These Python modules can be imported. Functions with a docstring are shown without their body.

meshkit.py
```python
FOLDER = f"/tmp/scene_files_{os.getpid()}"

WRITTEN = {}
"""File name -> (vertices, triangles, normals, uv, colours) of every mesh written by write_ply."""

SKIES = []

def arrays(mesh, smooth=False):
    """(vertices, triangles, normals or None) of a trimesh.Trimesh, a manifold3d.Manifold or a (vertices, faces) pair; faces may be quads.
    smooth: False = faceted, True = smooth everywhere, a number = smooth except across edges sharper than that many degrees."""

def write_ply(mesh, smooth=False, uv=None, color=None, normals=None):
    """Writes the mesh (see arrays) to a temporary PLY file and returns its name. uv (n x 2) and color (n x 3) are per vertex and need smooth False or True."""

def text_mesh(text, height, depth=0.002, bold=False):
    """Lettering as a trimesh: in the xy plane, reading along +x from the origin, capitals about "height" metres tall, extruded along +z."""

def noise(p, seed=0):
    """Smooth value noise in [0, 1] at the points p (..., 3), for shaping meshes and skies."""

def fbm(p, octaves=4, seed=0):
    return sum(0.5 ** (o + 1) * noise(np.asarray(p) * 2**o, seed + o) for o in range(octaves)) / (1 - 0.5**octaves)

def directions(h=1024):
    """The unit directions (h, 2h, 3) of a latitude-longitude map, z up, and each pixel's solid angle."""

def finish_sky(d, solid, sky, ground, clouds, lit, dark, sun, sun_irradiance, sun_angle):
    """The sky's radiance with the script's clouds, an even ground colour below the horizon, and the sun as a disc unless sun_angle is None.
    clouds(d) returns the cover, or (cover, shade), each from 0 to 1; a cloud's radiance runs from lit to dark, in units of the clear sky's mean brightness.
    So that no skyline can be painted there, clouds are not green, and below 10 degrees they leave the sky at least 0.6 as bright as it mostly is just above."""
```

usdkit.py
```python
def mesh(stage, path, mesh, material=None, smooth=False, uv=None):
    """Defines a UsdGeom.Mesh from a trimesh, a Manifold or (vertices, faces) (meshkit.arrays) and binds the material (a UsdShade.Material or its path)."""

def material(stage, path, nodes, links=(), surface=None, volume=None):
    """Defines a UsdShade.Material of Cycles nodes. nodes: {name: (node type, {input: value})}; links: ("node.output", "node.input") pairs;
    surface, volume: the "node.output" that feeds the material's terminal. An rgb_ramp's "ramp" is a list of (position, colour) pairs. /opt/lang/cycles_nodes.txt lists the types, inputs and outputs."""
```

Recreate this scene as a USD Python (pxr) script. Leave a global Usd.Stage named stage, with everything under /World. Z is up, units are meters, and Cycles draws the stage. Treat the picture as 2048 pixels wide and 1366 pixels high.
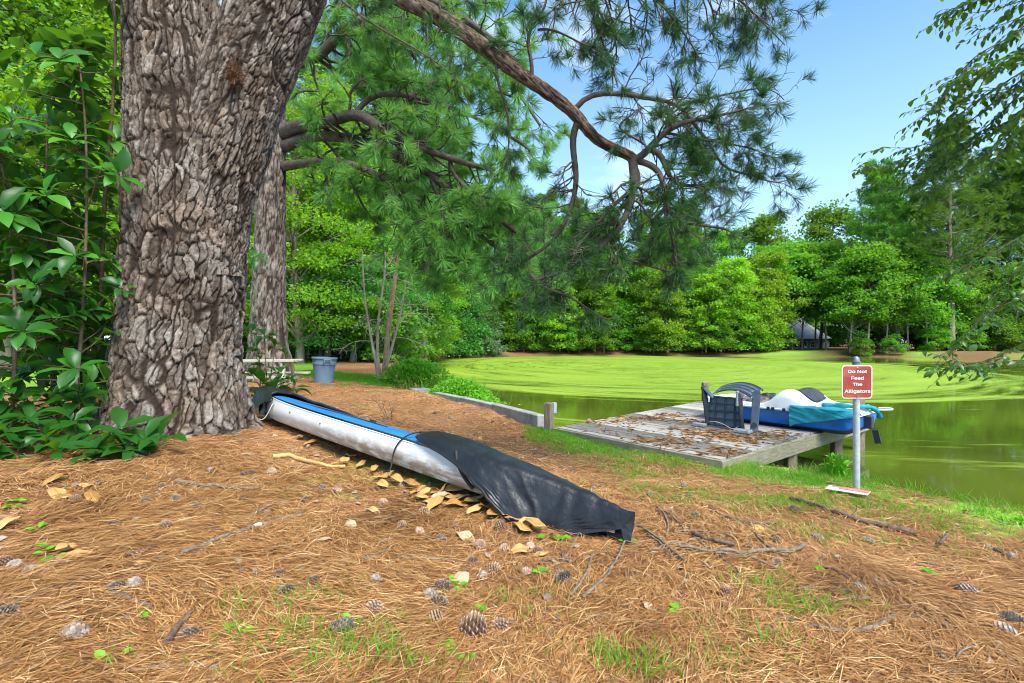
import math
import numpy as np
import shapely
import trimesh
from scipy.interpolate import CubicSpline
from scipy.spatial import cKDTree
import meshkit
import usdkit
from pxr import Gf, Sdf, Usd, UsdGeom, UsdLux, UsdShade, Vt

stage = Usd.Stage.CreateInMemory()
UsdGeom.SetStageUpAxis(stage, "Z")
UsdGeom.Xform.Define(stage, "/World")
L_ = "/World/Looks"
UsdGeom.Scope.Define(stage, L_)

# ------------------------------------------------------------------ camera, sky, sun, exposure
EYE = 1.3                                   # metres above the ground by the water
F = 1000.0                                  # focal length in pixels of the 2048 wide photograph
cam = UsdGeom.Camera.Define(stage, "/World/camera")
cam.CreateHorizontalApertureAttr(36.0)
cam.CreateFocalLengthAttr(36.0 * F / 2048)
cam.CreateClippingRangeAttr((0.05, 3000.0))
cam.AddTranslateOp().Set((0, 0, EYE))
cam.AddRotateXOp().Set(90)
cam.CreateExposureAttr(2.62)

SUN_EL, SUN_H = math.radians(52), np.array([0.50, -0.85])
SUN_H = SUN_H / np.linalg.norm(SUN_H)
sun_dir = np.array([SUN_H[0] * math.cos(SUN_EL), SUN_H[1] * math.cos(SUN_EL), math.sin(SUN_EL)])
dome = UsdLux.DomeLight.Define(stage, "/World/sky")
dome.CreateIntensityAttr(1.0)
sky_mat = usdkit.material(stage, L_ + "/sky_air", {
    "sky": ("sky_texture", {"sky_type": "single_scattering", "sun_disc": False, "sun_elevation": SUN_EL,
                            "sun_rotation": math.atan2(SUN_H[0], SUN_H[1]), "air_density": 0.72, "aerosol_density": 0.5, "ozone_density": 0.45}),
    "tc": ("texture_coordinate", {}),
    "sep": ("separate_xyz", {}),
    "map": ("mapping", {"scale": (1.0, 1.0, 2.6), "location": (3.1, 1.7, .4)}),
    "n": ("noise_texture", {"scale": 2.3, "detail": 7.0, "roughness": 0.58}),
    "r": ("rgb_ramp", {"ramp": [(0.0, (0, 0, 0)), (0.52, (0, 0, 0)), (0.66, (0.7, 0.7, 0.7)), (1.0, (1, 1, 1))]}),
    "low": ("map_range", {"from_min": 0.02, "from_max": 0.55, "to_min": 0.44, "to_max": 0.0, "clamp": True}),
    "mx": ("math", {"math_type": "maximum"}),
    "tint": ("mix_color", {"blend_type": "multiply", "fac": 1.0, "b": (.62, .90, .94)}), "cl": ("mix_color", {"b": (2.7, 3.05, 3.3)}),
    "bg": ("background_shader", {"strength": 0.07}),
}, [("tc.generated", "map.vector"), ("map.vector", "n.vector"), ("n.fac", "r.fac"), ("tc.generated", "sep.vector"), ("sep.z", "low.value"),
    ("r.color", "mx.value1"), ("low.result", "mx.value2"), ("mx.value", "cl.fac"), ("sky.color", "tint.a"), ("tint.result", "cl.a"), ("cl.result", "bg.color")], surface="bg.background")
UsdShade.MaterialBindingAPI.Apply(dome.GetPrim()).Bind(sky_mat)
dome.GetPrim().SetCustomDataByKey("kind", "structure")
sun = UsdLux.DistantLight.Define(stage, "/World/sun")
sun.CreateIntensityAttr(0.40)
sun.CreateAngleAttr(30.0)
sun.CreateColorAttr((1.0, 0.95, 0.86))
sun.CreateNormalizeAttr(True)
_z = sun_dir
_x = np.cross([0, 0, 1.0], _z); _x /= np.linalg.norm(_x)
_y = np.cross(_z, _x)
sun.AddTransformOp().Set(Gf.Matrix4d(*_x, 0, *_y, 0, *_z, 0, 0, 0, 0, 1))

# ------------------------------------------------------------------ helpers: places
WATER = -0.6


def atd(px, py, d):
    """The point that the photograph shows at (px, py), d metres away along the view."""
    return np.array([(px - 1024) / F * d, d, EYE - (py - 683) / F * d])


def atz(px, py, z):
    d = (EYE - z) * F / (py - 683)
    return atd(px, py, d)


POND = np.array([(12, 1.6), (7, 3.0), (5.2, 4.05), (4.75, 4.6), (4.1, 4.95), (3.85, 5.5), (3.3, 6.2), (2.7, 6.9), (1.9, 7.5), (1.15, 8.35), (0.62, 8.62),
                 (-3.05, 14.45), (-3.6, 17), (-4.1, 21), (-4.3, 26), (-4.9, 32), (-6.3, 40), (-7.6, 49), (-7.9, 57), (-4.5, 63.5), (5, 66), (20, 66.5), (40, 64),
                 (58, 58), (85, 52), (95, 30), (70, 5), (30, -3)], float)
pond_poly = shapely.Polygon(POND)
CTRL = np.array([(3.0, 4.4, -.02), (.8, 3.5, .07), (-3.3, 5.0, .42), (-1.7, 1.6, .24), (1.5, 1.8, .06), (-5.3, 14, .14), (-7, 14, .30), (-4.5, 17, .06),
                 (.4, 7.9, -.13), (2.3, 5.6, -.20), (1.4, 6.6, -.19), (3.2, 5.0, -.13), (-3.3, 14.2, .02), (4.2, 4.0, -.14), (-4.4, 10.5, .17), (-2.8, 6.2, .30), (-1.0, 5.0, .2), (-8, 8, .45), (-12, 12, .4), (-12, 25, .3),
                 (-15, 40, .2), (-10, 30, .15), (-20, 60, .3), (0, 70, .12), (30, 68, .12), (60, 62, .12), (0, 95, .1), (60, 95, 0), (-60, 20, .6), (-60, 90, .5),
                 (100, 40, .3), (6, 1, -.1), (0, -10, .15), (-5, 3, .52), (120, 120, .2), (-1.3, 9.5, .03)], float)


def land(x, y):
    x, y = np.asarray(x, float), np.asarray(y, float)
    num = np.zeros_like(x); den = np.zeros_like(x)
    for cx, cy, cz in CTRL:
        d2 = (x - cx) ** 2 + (y - cy) ** 2
        w = 1.0 / (d2 + 0.5 + 0.02 * (cy > 20) * 400) ** 1.7
        num += w * cz; den += w
    z = num / den
    p = np.stack([x, y, np.zeros_like(x)], -1)
    return z + (meshkit.fbm(p * 1.3, 3, 5) - .5) * 0.075 + (meshkit.fbm(p * 0.25, 2, 9) - .5) * 0.12


_ring = shapely.get_exterior_ring(pond_poly)


def pond_sd(x, y):
    pts = shapely.points(np.ravel(x), np.ravel(y))
    d = shapely.distance(pts, _ring)
    ins = shapely.contains_xy(pond_poly, np.ravel(x), np.ravel(y))
    return np.where(ins, d, -d).reshape(np.shape(x))


def ground(x, y):
    x, y = np.asarray(x, float), np.asarray(y, float)
    z = land(x, y)
    sd = pond_sd(x, y)
    w = np.where(y > 25, 1.6, 0.55)
    t = np.clip((sd + w) / w, 0, 1)
    t = t * t * (3 - 2 * t)
    z = z * (1 - t) + (WATER - .02) * t
    z = z + np.where((sd < -.05) & (y < 11), (meshkit.fbm(np.stack([x * 9, y * 9, 0 * x], -1), 3, 31) - .5) * .03, 0)
    return np.where(sd > 0, WATER - .02 - np.minimum(1.2, sd * 0.6), z)


def g1(x, y):
    return float(ground(np.array([x]), np.array([y]))[0])


def gp(px, py):
    """Where the line of sight through (px, py) meets the ground."""
    k = (py - 683) / F
    ds = np.linspace(1.2, 40, 1500)
    xs = (px - 1024) / F * ds
    gap = EYE - k * ds - ground(xs, ds)
    i = int(np.argmax(gap < 0))
    if gap[i] >= 0:
        i = len(ds) - 1
    d = ds[i - 1] + (ds[i] - ds[i - 1]) * gap[i - 1] / max(gap[i - 1] - gap[i], 1e-9)
    return np.array([(px - 1024) / F * d, d, EYE - k * d])


def gps(pts):
    """gp for many pixels at once: sample a coarse depth table."""
    return np.array([gp(*p) for p in pts])


# ------------------------------------------------------------------ helpers: prims
used = {}


def numbered(parent, name):
    k = used.get((parent, name), 0)
    used[(parent, name)] = k + 1
    return f"{parent}/{name}" if k == 0 else f"{parent}/{name}_{k:03d}"


def tag(prim, label=None, cat=None, group=None, kind=None):
    for k, v in (("label", label), ("category", cat), ("group", group), ("kind", kind)):
        if v:
            prim.SetCustomDataByKey(k, v)
    return prim


def thing(name, label, cat, loc=(0, 0, 0), rz=0.0, group=None, root="/World", rot=None, scale=None):
    x = UsdGeom.Xform.Define(stage, numbered(root, name))
    x.AddTranslateOp().Set(Gf.Vec3d(*map(float, loc)))
    if rot is not None:
        x.AddRotateXYZOp().Set(Gf.Vec3f(*map(float, rot)))
    elif rz:
        x.AddRotateZOp().Set(float(rz))
    if scale is not None:
        x.AddScaleOp().Set(Gf.Vec3f(*([float(scale)] * 3 if np.ndim(scale) == 0 else map(float, scale))))
    return tag(x.GetPrim(), label, cat, group)


def part(parent, name, mesh, material, smooth=False, label=None, kind=None, prim=None):
    root = parent if isinstance(parent, str) else str(parent.GetPath())
    path = numbered(root, name)
    m = usdkit.mesh(stage, path, mesh, L_ + "/" + material, smooth)
    tone = getattr(mesh, "tone", None)
    if tone is None:
        tone = np.full(len(m.GetPointsAttr().Get()), (sum(map(ord, path)) * 7919 + len(path) * 104729) % 1000 / 1000.0)
    for k, v in ({"tone": tone} | (prim or {})).items():
        UsdGeom.PrimvarsAPI(m).CreatePrimvar(k, Sdf.ValueTypeNames.FloatArray, "vertex").Set(Vt.FloatArray.FromNumpy(np.asarray(v, np.float32)))
    return tag(m.GetPrim(), label, None, None, kind)


def solo(name, mesh, material, label, cat, group=None, smooth=False, kind=None, prim=None):
    p = part("/World", name, mesh, material, smooth, prim=prim)
    return tag(p, label, cat, group, kind)


def copy_of(kind_path, name, label, cat, loc, rz=0.0, group=None, scale=None, rot=None):
    t = thing(name, label, cat, loc, rz, group, scale=scale, rot=rot)
    t.GetReferences().AddInternalReference(kind_path)
    t.SetInstanceable(True)
    return t


stage.CreateClassPrim("/World/kinds")


def kind_root(name):
    stage.CreateClassPrim("/World/kinds/" + name)
    return "/World/kinds/" + name


# ------------------------------------------------------------------ helpers: meshes
class MB:
    def __init__(s):
        s.v, s.f, s.n, s.a = [], [], 0, {}

    def add(s, v, f, **attrs):
        v = np.asarray(v, float); f = np.asarray(f, int)
        if f.shape[1] == 4:
            f = np.vstack([f[:, [0, 1, 2]], f[:, [0, 2, 3]]])
        s.v.append(v); s.f.append(f + s.n); s.n += len(v)
        for k, x in attrs.items():
            s.a.setdefault(k, []).append(np.broadcast_to(np.asarray(x, float), (len(v),)))
        return s

    def tm(s, mesh):
        return s.add(np.array(mesh.vertices), np.array(mesh.faces))

    def get(s):
        return np.vstack(s.v), np.vstack(s.f)

    def attrs(s):
        return {k: np.concatenate(x) for k, x in s.a.items()}


def unit(v):
    v = np.asarray(v, float)
    return v / np.maximum(np.linalg.norm(v, axis=-1, keepdims=True), 1e-12)


def frames(path):
    """Tangents and two normals along a polyline, without twist."""
    p = np.asarray(path, float)
    t = unit(np.gradient(p, axis=0))
    n = np.zeros_like(p); ref = np.array([0, 0, 1.0]) if abs(t[0, 2]) < .9 else np.array([0, -1.0, 0])
    cur = ref
    for i in range(len(p)):
        cur = cur - t[i] * (cur @ t[i])
        l = np.linalg.norm(cur)
        cur = cur / l if l > 1e-6 else unit(np.cross(t[i], [1, .3, .2]))
        n[i] = cur
    return t, n, np.cross(t, n)


def tube(path, radii, k=6, cap=True):
    p = np.asarray(path, float); m = len(p)
    r = np.broadcast_to(np.asarray(radii, float), (m,))
    t, a, b = frames(p)
    th = np.arange(k) * 2 * np.pi / k
    v = p[:, None] + r[:, None, None] * (np.cos(th)[None, :, None] * a[:, None] + np.sin(th)[None, :, None] * b[:, None])
    v = v.reshape(-1, 3)
    i = np.arange(m - 1)[:, None] * k; j = np.arange(k)[None]; j2 = (j + 1) % k
    f = np.stack([i + j, i + j2, i + k + j2, i + k + j], -1).reshape(-1, 4)
    f = np.vstack([f[:, [0, 1, 2]], f[:, [0, 2, 3]]])
    if cap:
        c0, c1 = len(v), len(v) + 1
        v = np.vstack([v, p[:1], p[-1:]])
        jj = np.arange(k); j3 = (jj + 1) % k
        f = np.vstack([f, np.stack([np.full(k, c0), j3, jj], 1), np.stack([np.full(k, c1), (m - 1) * k + jj, (m - 1) * k + j3], 1)])
    return v, f


def spline(pts, n):
    p = np.asarray(pts, float)
    s = np.r_[0, np.cumsum(np.linalg.norm(np.diff(p, axis=0), axis=1))]
    if len(p) == 2:
        return p[0] + (p[1] - p[0]) * np.linspace(0, 1, n)[:, None]
    return CubicSpline(s, p)(np.linspace(0, s[-1], n))


def box(lo, hi, bev=0.0):
    lo, hi = np.minimum(lo, hi), np.maximum(lo, hi)
    if bev <= 0:
        m = trimesh.creation.box(bounds=[lo, hi])
        return np.array(m.vertices), np.array(m.faces)
    pts = []
    for sx in (0, 1):
        for sy in (0, 1):
            for sz in (0, 1):
                c = np.where([sx, sy, sz], hi, lo); d = np.where([sx, sy, sz], -1, 1) * bev
                pts += [c + d * [1, 1, 0], c + d * [1, 0, 1], c + d * [0, 1, 1]]
    h = trimesh.convex.convex_hull(np.array(pts))
    return np.array(h.vertices), np.array(h.faces)


def place(vf, origin, X, Y, Z):
    v, f = vf
    return origin + v[:, :1] * np.asarray(X) + v[:, 1:2] * np.asarray(Y) + v[:, 2:3] * np.asarray(Z), f


class Bits(tuple):
    """A mesh of many loose bits that carries one random tone per bit."""
    tone = None


def scatter(tv, tf, P, X, N, S, W=None):
    """Many copies of a template (x along, y across, z out) joined into one mesh."""
    P, X, N = np.asarray(P, float), unit(X), np.asarray(N, float)
    Z = unit(N - X * (N * X).sum(-1, keepdims=True)); Y = np.cross(Z, X)
    S = np.broadcast_to(np.asarray(S, float), (len(P),)); W = S if W is None else np.broadcast_to(np.asarray(W, float), (len(P),))
    v = P[:, None] + S[:, None, None] * (tv[None, :, :1] * X[:, None] + tv[None, :, 2:3] * Z[:, None]) + (W[:, None] * tv[None, :, 1])[..., None] * Y[:, None]
    f = tf[None] + (np.arange(len(P)) * len(tv))[:, None, None]
    out = Bits((v.reshape(-1, 3), f.reshape(-1, 3)))
    out.tone = np.repeat(np.random.default_rng(len(P)).random(len(P)), len(tv))
    return out


def rand_dirs(r, n):
    return unit(r.normal(size=(n, 3)))


DIAMOND = (np.array([[0, 0, 0], [.45, .32, .06], [1, 0, -.08], [.45, -.32, .06]]), np.array([[0, 2, 1], [0, 3, 2]]))
# a folded, drooping leaf: 5 stations along, edge / midrib / edge
_st = [(0, .02, 0), (.22, .17, .03), (.5, .235, .03), (.78, .15, -.03), (1.0, .0, -.13)]
LEAF_V = np.array([q for s, w, z in _st for q in ((s, w, z + .28 * w), (s, 0, z), (s, -w, z + .28 * w))])
LEAF_F = np.array([t for i in range(4) for a in (0, 1) for t in ((3 * i + a, 3 * i + a + 3, 3 * i + a + 4), (3 * i + a, 3 * i + a + 4, 3 * i + a + 1))])[:, ::-1]
BLADE_V = np.array([[0, .5, 0], [0, -.5, 0], [.5, .4, 0], [.5, -.4, 0], [1, 0, 0]]) * 1.0
BLADE_F = np.array([[0, 1, 3], [0, 3, 2], [2, 3, 4]])
# ------------------------------------------------------------------ materials
def rough_mat(name, cols, scale=6, rough=.7, bump=0.0, bump_scale=40, stretch=(1, 1, 1), spec=.4, detail=6, metal=0.0, island=0.0, coat=0.0, along=None):
    """Plain procedural surface: noise in object space between the given colours, fine bump, slight variation per loose piece."""
    n = len(cols)
    nodes = {"tc": ("texture_coordinate", {}), "mp": ("mapping", {"scale": stretch} if along is None else {"mapping_type": "texture", "rotation": (0, 0, along), "scale": tuple(1 / q for q in stretch)}),
             "n": ("noise_texture", {"scale": scale, "detail": detail, "roughness": .6}),
             "r": ("rgb_ramp", {"ramp": [(.25 + .5 * i / max(n - 1, 1), c) for i, c in enumerate(cols)]}),
             "p": ("principled_bsdf", {"roughness": rough, "specular_ior_level": spec, "metallic": metal, "coat_weight": coat})}
    links = [("tc.object", "mp.vector"), ("mp.vector", "n.vector"), ("r.color", "p.base_color")]
    if island:
        nodes |= {"g": ("attribute", {"attribute": "tone"}), "ia": ("math", {"math_type": "multiply_add", "value2": island, "value3": -island / 2}), "ib": ("math", {"math_type": "add"})}
        links += [("g.fac", "ia.value1"), ("n.fac", "ib.value1"), ("ia.value", "ib.value2"), ("ib.value", "r.fac")]
    else:
        links += [("n.fac", "r.fac")]
    if bump:
        nodes |= {"bn": ("noise_texture", {"scale": bump_scale, "detail": 5.0}), "b": ("bump", {"strength": bump, "distance": .02})}
        links += [("mp.vector", "bn.vector"), ("bn.fac", "b.height"), ("b.normal", "p.normal")]
    usdkit.material(stage, L_ + "/" + name, nodes, links, surface="p.BSDF")


def leaf_mat(name, cols, trans, rough=.45, spec=.4, mix=.3, obj=.25, hue=0.0, patch=None, mean=None):
    """Leaves: colour per leaf, slight shift per tree, light shining through."""
    n = len(cols)
    cols = np.array(cols, float); cols = np.minimum(cols * (np.array(mean) if mean else cols[0] * 1.1) / cols.mean(0), .9).tolist()
    nodes = {"g": ("geometry", {}), "tn": ("attribute", {"attribute": "tone"}), "r": ("rgb_ramp", {"ramp": [(i / max(n - 1, 1), c) for i, c in enumerate(cols)]}),
             "oi": ("object_info", {}), "v": ("map_range", {"to_min": 1 - obj, "to_max": 1 + obj}), "hm": ("map_range", {"to_min": .5 - hue, "to_max": .5 + hue}),
             "h": ("hsv", {}), "h2": ("hsv", {"color": trans}),
             "p": ("principled_bsdf", {"roughness": rough, "specular_ior_level": spec}),
             "pn": ("noise_texture", {"scale": patch[0] if patch else 1.0, "detail": 4.0, "roughness": .6}), "pr": ("rgb_ramp", {"ramp": patch[1] if patch else [(0, (1, 1, 1)), (1, (1, 1, 1))]}), "pm": ("mix_color", {"blend_type": "multiply", "fac": 1.0}),
             "t": ("translucent_bsdf", {}), "m": ("mix_closure", {"fac": mix})}
    usdkit.material(stage, L_ + "/" + name, nodes,
                    [("tn.fac", "r.fac"), ("r.color", "h.color"), ("oi.random", "v.value"), ("v.result", "h.value"), ("oi.random", "hm.value"), ("hm.result", "h.hue"),
                     ("v.result", "h2.value"), ("hm.result", "h2.hue"),
                     ("g.position", "pn.vector"), ("pn.fac", "pr.fac"), ("h.color", "pm.a"), ("pr.color", "pm.b"), ("pm.result", "p.base_color"), ("h2.color", "t.color"), ("p.BSDF", "m.closure1"), ("t.BSDF", "m.closure2")], surface="m.closure")


leaf_mat("magnolia_leaf", [(0.024, 0.098, 0.009), (0.049, 0.169, 0.013), (0.081, 0.247, 0.018), (0.049, 0.169, 0.013), (0.024, 0.098, 0.009), (0.081, 0.247, 0.018), (0.149, 0.338, 0.024), (0.049, 0.169, 0.013), (0.13, 0.12, 0.02)], (0.195, 0.456, 0.022), .42, .32, .2, obj=.1)
leaf_mat("broad_leaf", [(0.058, 0.172, 0.010), (0.115, 0.293, 0.016), (0.192, 0.397, 0.019), (0.096, 0.259, 0.016)], (0.300, 0.559, 0.024), .5, .3, .38, .3, .012)
leaf_mat("broad_leaf_bright", [(0.087, 0.232, 0.011), (0.173, 0.396, 0.018), (0.288, 0.536, 0.021), (0.144, 0.350, 0.018)], (0.450, 0.727, 0.026), .5, .3, .38, .3, .012)
leaf_mat("broad_leaf_yellow", [(0.130, 0.285, 0.011), (0.220, 0.411, 0.015), (0.320, 0.505, 0.020), (0.161, 0.333, 0.013)], (0.421, 0.654, 0.023), .5, .3, .38, .22, .01)
leaf_mat("broad_leaf_dark", [(0.032, 0.120, 0.018), (0.072, 0.208, 0.026), (0.126, 0.288, 0.036), (0.054, 0.160, 0.021)], (0.170, 0.392, 0.036), .5, .3, .34, .3, .012)
leaf_mat("birch_leaf", [(.03, .09, .008), (.055, .14, .012), (.10, .19, .015)], (.16, .30, .02), .4, .4, .3, .1)
leaf_mat("pine_needle", [(0.017, 0.065, 0.015), (0.037, 0.110, 0.023), (0.069, 0.156, 0.027), (0.028, 0.092, 0.023)], (0.084, 0.203, 0.036), .5, .35, .25, .2)
leaf_mat("pine_needle_soft", [(0.069, 0.210, 0.042), (0.140, 0.315, 0.058), (0.232, 0.420, 0.068), (0.093, 0.263, 0.048)], (0.315, 0.551, 0.079), .5, .35, .3, .2)
leaf_mat("pine_needle_far", [(0.063, 0.173, 0.015), (0.143, 0.286, 0.022), (0.243, 0.390, 0.028), (0.101, 0.230, 0.019)], (0.286, 0.507, 0.043), .55, .3, .28, .3, .012)
leaf_mat("pine_needle_pale", [(.13, .22, .09), (.19, .29, .12), (.25, .34, .15)], (.22, .36, .12), .55, .3, .28, .15)
leaf_mat("grass_blade", [(0.075, 0.204, 0.009), (0.138, 0.312, 0.013), (0.213, 0.408, 0.022), (0.300, 0.432, 0.055)], (0.264, 0.552, 0.022), .5, .3, .35, .1)
leaf_mat("weed_leaf", [(.10, .30, .012), (.17, .42, .025), (.26, .54, .045)], (.30, .60, .04), .5, .3, .35, .1)
leaf_mat("straw_needle", [(.11, .045, .02), (.27, .125, .045), (.50, .24, .075), (.18, .075, .03), (.56, .33, .12), (.40, .18, .06), (.82, .60, .32), (.34, .15, .05), (.62, .40, .16), (.22, .10, .045)], (0.554, 0.252, 0.061), .6, .3, .08, .0, mean=(.315, .168, .066), patch=(1.4, [(.3, (.50, .46, .44)), (.45, (.85, .82, .8)), (.6, (1, 1, 1)), (.75, (1.12, 1.14, 1.2))]))
leaf_mat("dead_needle", [(.09, .04, .02), (.16, .08, .035), (.22, .12, .05)], (.2, .1, .04), .7, .2, .1, .0)
rough_mat("fallen_leaf", [(.22, .11, .03), (.36, .20, .06), (.46, .29, .11)], 9, .5, .3, 30, island=.5)
rough_mat("pale_fallen_leaf", [(.32, .22, .13), (.46, .36, .24)], 9, .6, .3, 30, island=.4)
rough_mat("cone_scale", [(.10, .075, .058), (.19, .15, .12), (.30, .255, .21)], 30, .75, island=.5)
rough_mat("cone_scale_brown", [(.17, .10, .065), (.33, .22, .15), (.40, .29, .20)], 30, .75, island=.5)
rough_mat("cone_core", [(.06, .03, .02), (.12, .06, .04)], 20, .85)
rough_mat("stick_bark", [(.055, .042, .03), (.14, .11, .08), (.25, .205, .16)], 28, .85, .6, 60)
rough_mat("stick_bark_red", [(.05, .03, .02), (.11, .07, .048), (.19, .13, .095)], 28, .85, .6, 60)
rough_mat("lichen", [(.35, .45, .36), (.5, .6, .5)], 40, .9)
rough_mat("stem_bark", [(.06, .04, .028), (.13, .09, .06), (.2, .14, .1)], 25, .8)
rough_mat("twig_bark", [(.025, .02, .016), (.055, .044, .035), (.09, .07, .058)], 14, .85, .4, 60)
rough_mat("limb_bark_plain", [(.025, .02, .016), (.055, .043, .034), (.10, .08, .064)], 10, .88, .5, 50)
rough_mat("pale_bark", [(.20, .15, .11), (.36, .29, .22), (.52, .46, .38)], 5, .85, .4, 30, (1, 1, .3))
rough_mat("peeling_bark", [(.18, .10, .06), (.36, .22, .13), (.55, .40, .28)], 12, .85, .5, 40, (1, 1, .5))
rough_mat("far_bark", [(.09, .07, .055), (.17, .14, .115), (.27, .23, .19)], 5, .9, .4, 20, (1, 1, .25))
rough_mat("far_bark_pale", [(.20, .16, .12), (.34, .28, .22), (.46, .39, .31)], 4, .9, .4, 20, (1, 1, .25))
rough_mat("weathered_board", [(.12, .113, .10), (.24, .225, .205), (.37, .35, .32)], 5, .8, .6, 18, (1.0, 16, 6), island=.55, along=-.9)
rough_mat("fascia_board", [(.12, .105, .065), (.21, .19, .125), (.30, .275, .2)], 5, .8, .5, 18, (1.5, 1.5, 9))
rough_mat("post_wood", [(.09, .07, .045), (.18, .145, .095), (.27, .23, .165)], 5, .85, .5, 18, (9, 9, 1))
rough_mat("table_wood", [(.24, .23, .16), (.36, .35, .26), (.46, .45, .37)], 5, .75, .3, 18, (1.2, 9, 9))
rough_mat("concrete", [(.13, .135, .13), (.24, .245, .235), (.33, .33, .315)], 5, .85, .4, 30)
rough_mat("grey_plastic", [(.075, .13, .19), (.095, .16, .225), (.115, .185, .25)], 3, .5, .08, 60)
rough_mat("dark_print", [(.04, .07, .10), (.06, .09, .13)], 8, .6)
rough_mat("blue_deck", [(.010, .115, .32), (.014, .155, .41), (.02, .19, .46)], 3, .42, .06, 40)
rough_mat("boat_blue", [(.008, .085, .34), (.013, .125, .46), (.02, .16, .52)], 3, .32, .04, 40)
rough_mat("boat_white", [(.50, .53, .55), (.66, .69, .71), (.74, .77, .79)], 3, .38, .04, 40)
rough_mat("boat_black", [(.012, .015, .02), (.03, .036, .045)], 8, .5)
rough_mat("teal_cloth", [(.006, .16, .22), (.01, .24, .31), (.02, .30, .38)], 6, .8, .5, 120)
rough_mat("black_cover", [(.005, .006, .009), (.009, .011, .015), (.016, .019, .025)], 4, .42, .3, 22, spec=.4)
rough_mat("dark_cloth", [(.018, .022, .032), (.04, .048, .066)], 9, .75, .4, 60)
rough_mat("bag_plastic", [(.03, .033, .038), (.09, .085, .08), (.16, .14, .12)], 14, .4, .5, 30)
rough_mat("black_cord", [(.01, .01, .012), (.02, .02, .024)], 8, .7)
rough_mat("grey_cord", [(.3, .28, .25), (.45, .42, .38)], 20, .8)
rough_mat("chair_slate", [(.035, .055, .085), (.065, .095, .135), (.11, .145, .19)], 6, .55, .2, 40)
rough_mat("chair_dark", [(.012, .016, .026), (.03, .038, .055)], 6, .5, .2, 40)
rough_mat("chair_weathered", [(.11, .125, .14), (.21, .235, .255), (.32, .345, .36)], 10, .75, .3, 40, (1, 4, 4))
rough_mat("galvanised", [(.26, .29, .32), (.37, .41, .44), (.48, .52, .55)], 16, .5, .15, 60, metal=.35)
rough_mat("cap_metal", [(.10, .125, .155), (.17, .2, .235)], 10, .5, .1, 60, metal=.3)
rough_mat("sign_red", [(.17, .018, .014), (.26, .034, .025), (.34, .085, .065)], 7, .45, .05, 60)
rough_mat("sign_white", [(.52, .52, .51), (.66, .66, .65)], 12, .5)
rough_mat("plate_white", [(.22, .20, .18), (.45, .43, .41), (.55, .54, .52)], 14, .55)
rough_mat("plate_red", [(.30, .06, .05), (.40, .15, .13), (.45, .28, .26)], 30, .6)
rough_mat("rust", [(.16, .06, .025), (.3, .13, .05)], 40, .85)
rough_mat("fence_wire", [(.30, .32, .32), (.45, .47, .47)], 10, .5, metal=.4)
rough_mat("house_siding", [(.115, .165, .155), (.155, .215, .20)], 3, .8, .3, 8, (.2, .2, 14))
rough_mat("house_shingle", [(.14, .155, .185), (.22, .24, .28), (.30, .32, .36)], 7, .9, .5, 8, (1, 1, 6))
rough_mat("house_trim", [(.6, .62, .6), (.72, .73, .71)], 4, .6)
rough_mat("mud", [(.06, .045, .03), (.13, .095, .06)], 6, .8, .4, 20)

usdkit.material(stage, L_ + "/window_glass", {"p": ("principled_bsdf", {"base_color": (.02, .03, .035), "roughness": .06}), "n": ("noise_texture", {"scale": 2.0}),
                                              "b": ("bump", {"strength": .03})}, [("n.fac", "b.height"), ("b.normal", "p.normal")], surface="p.BSDF")


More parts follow.
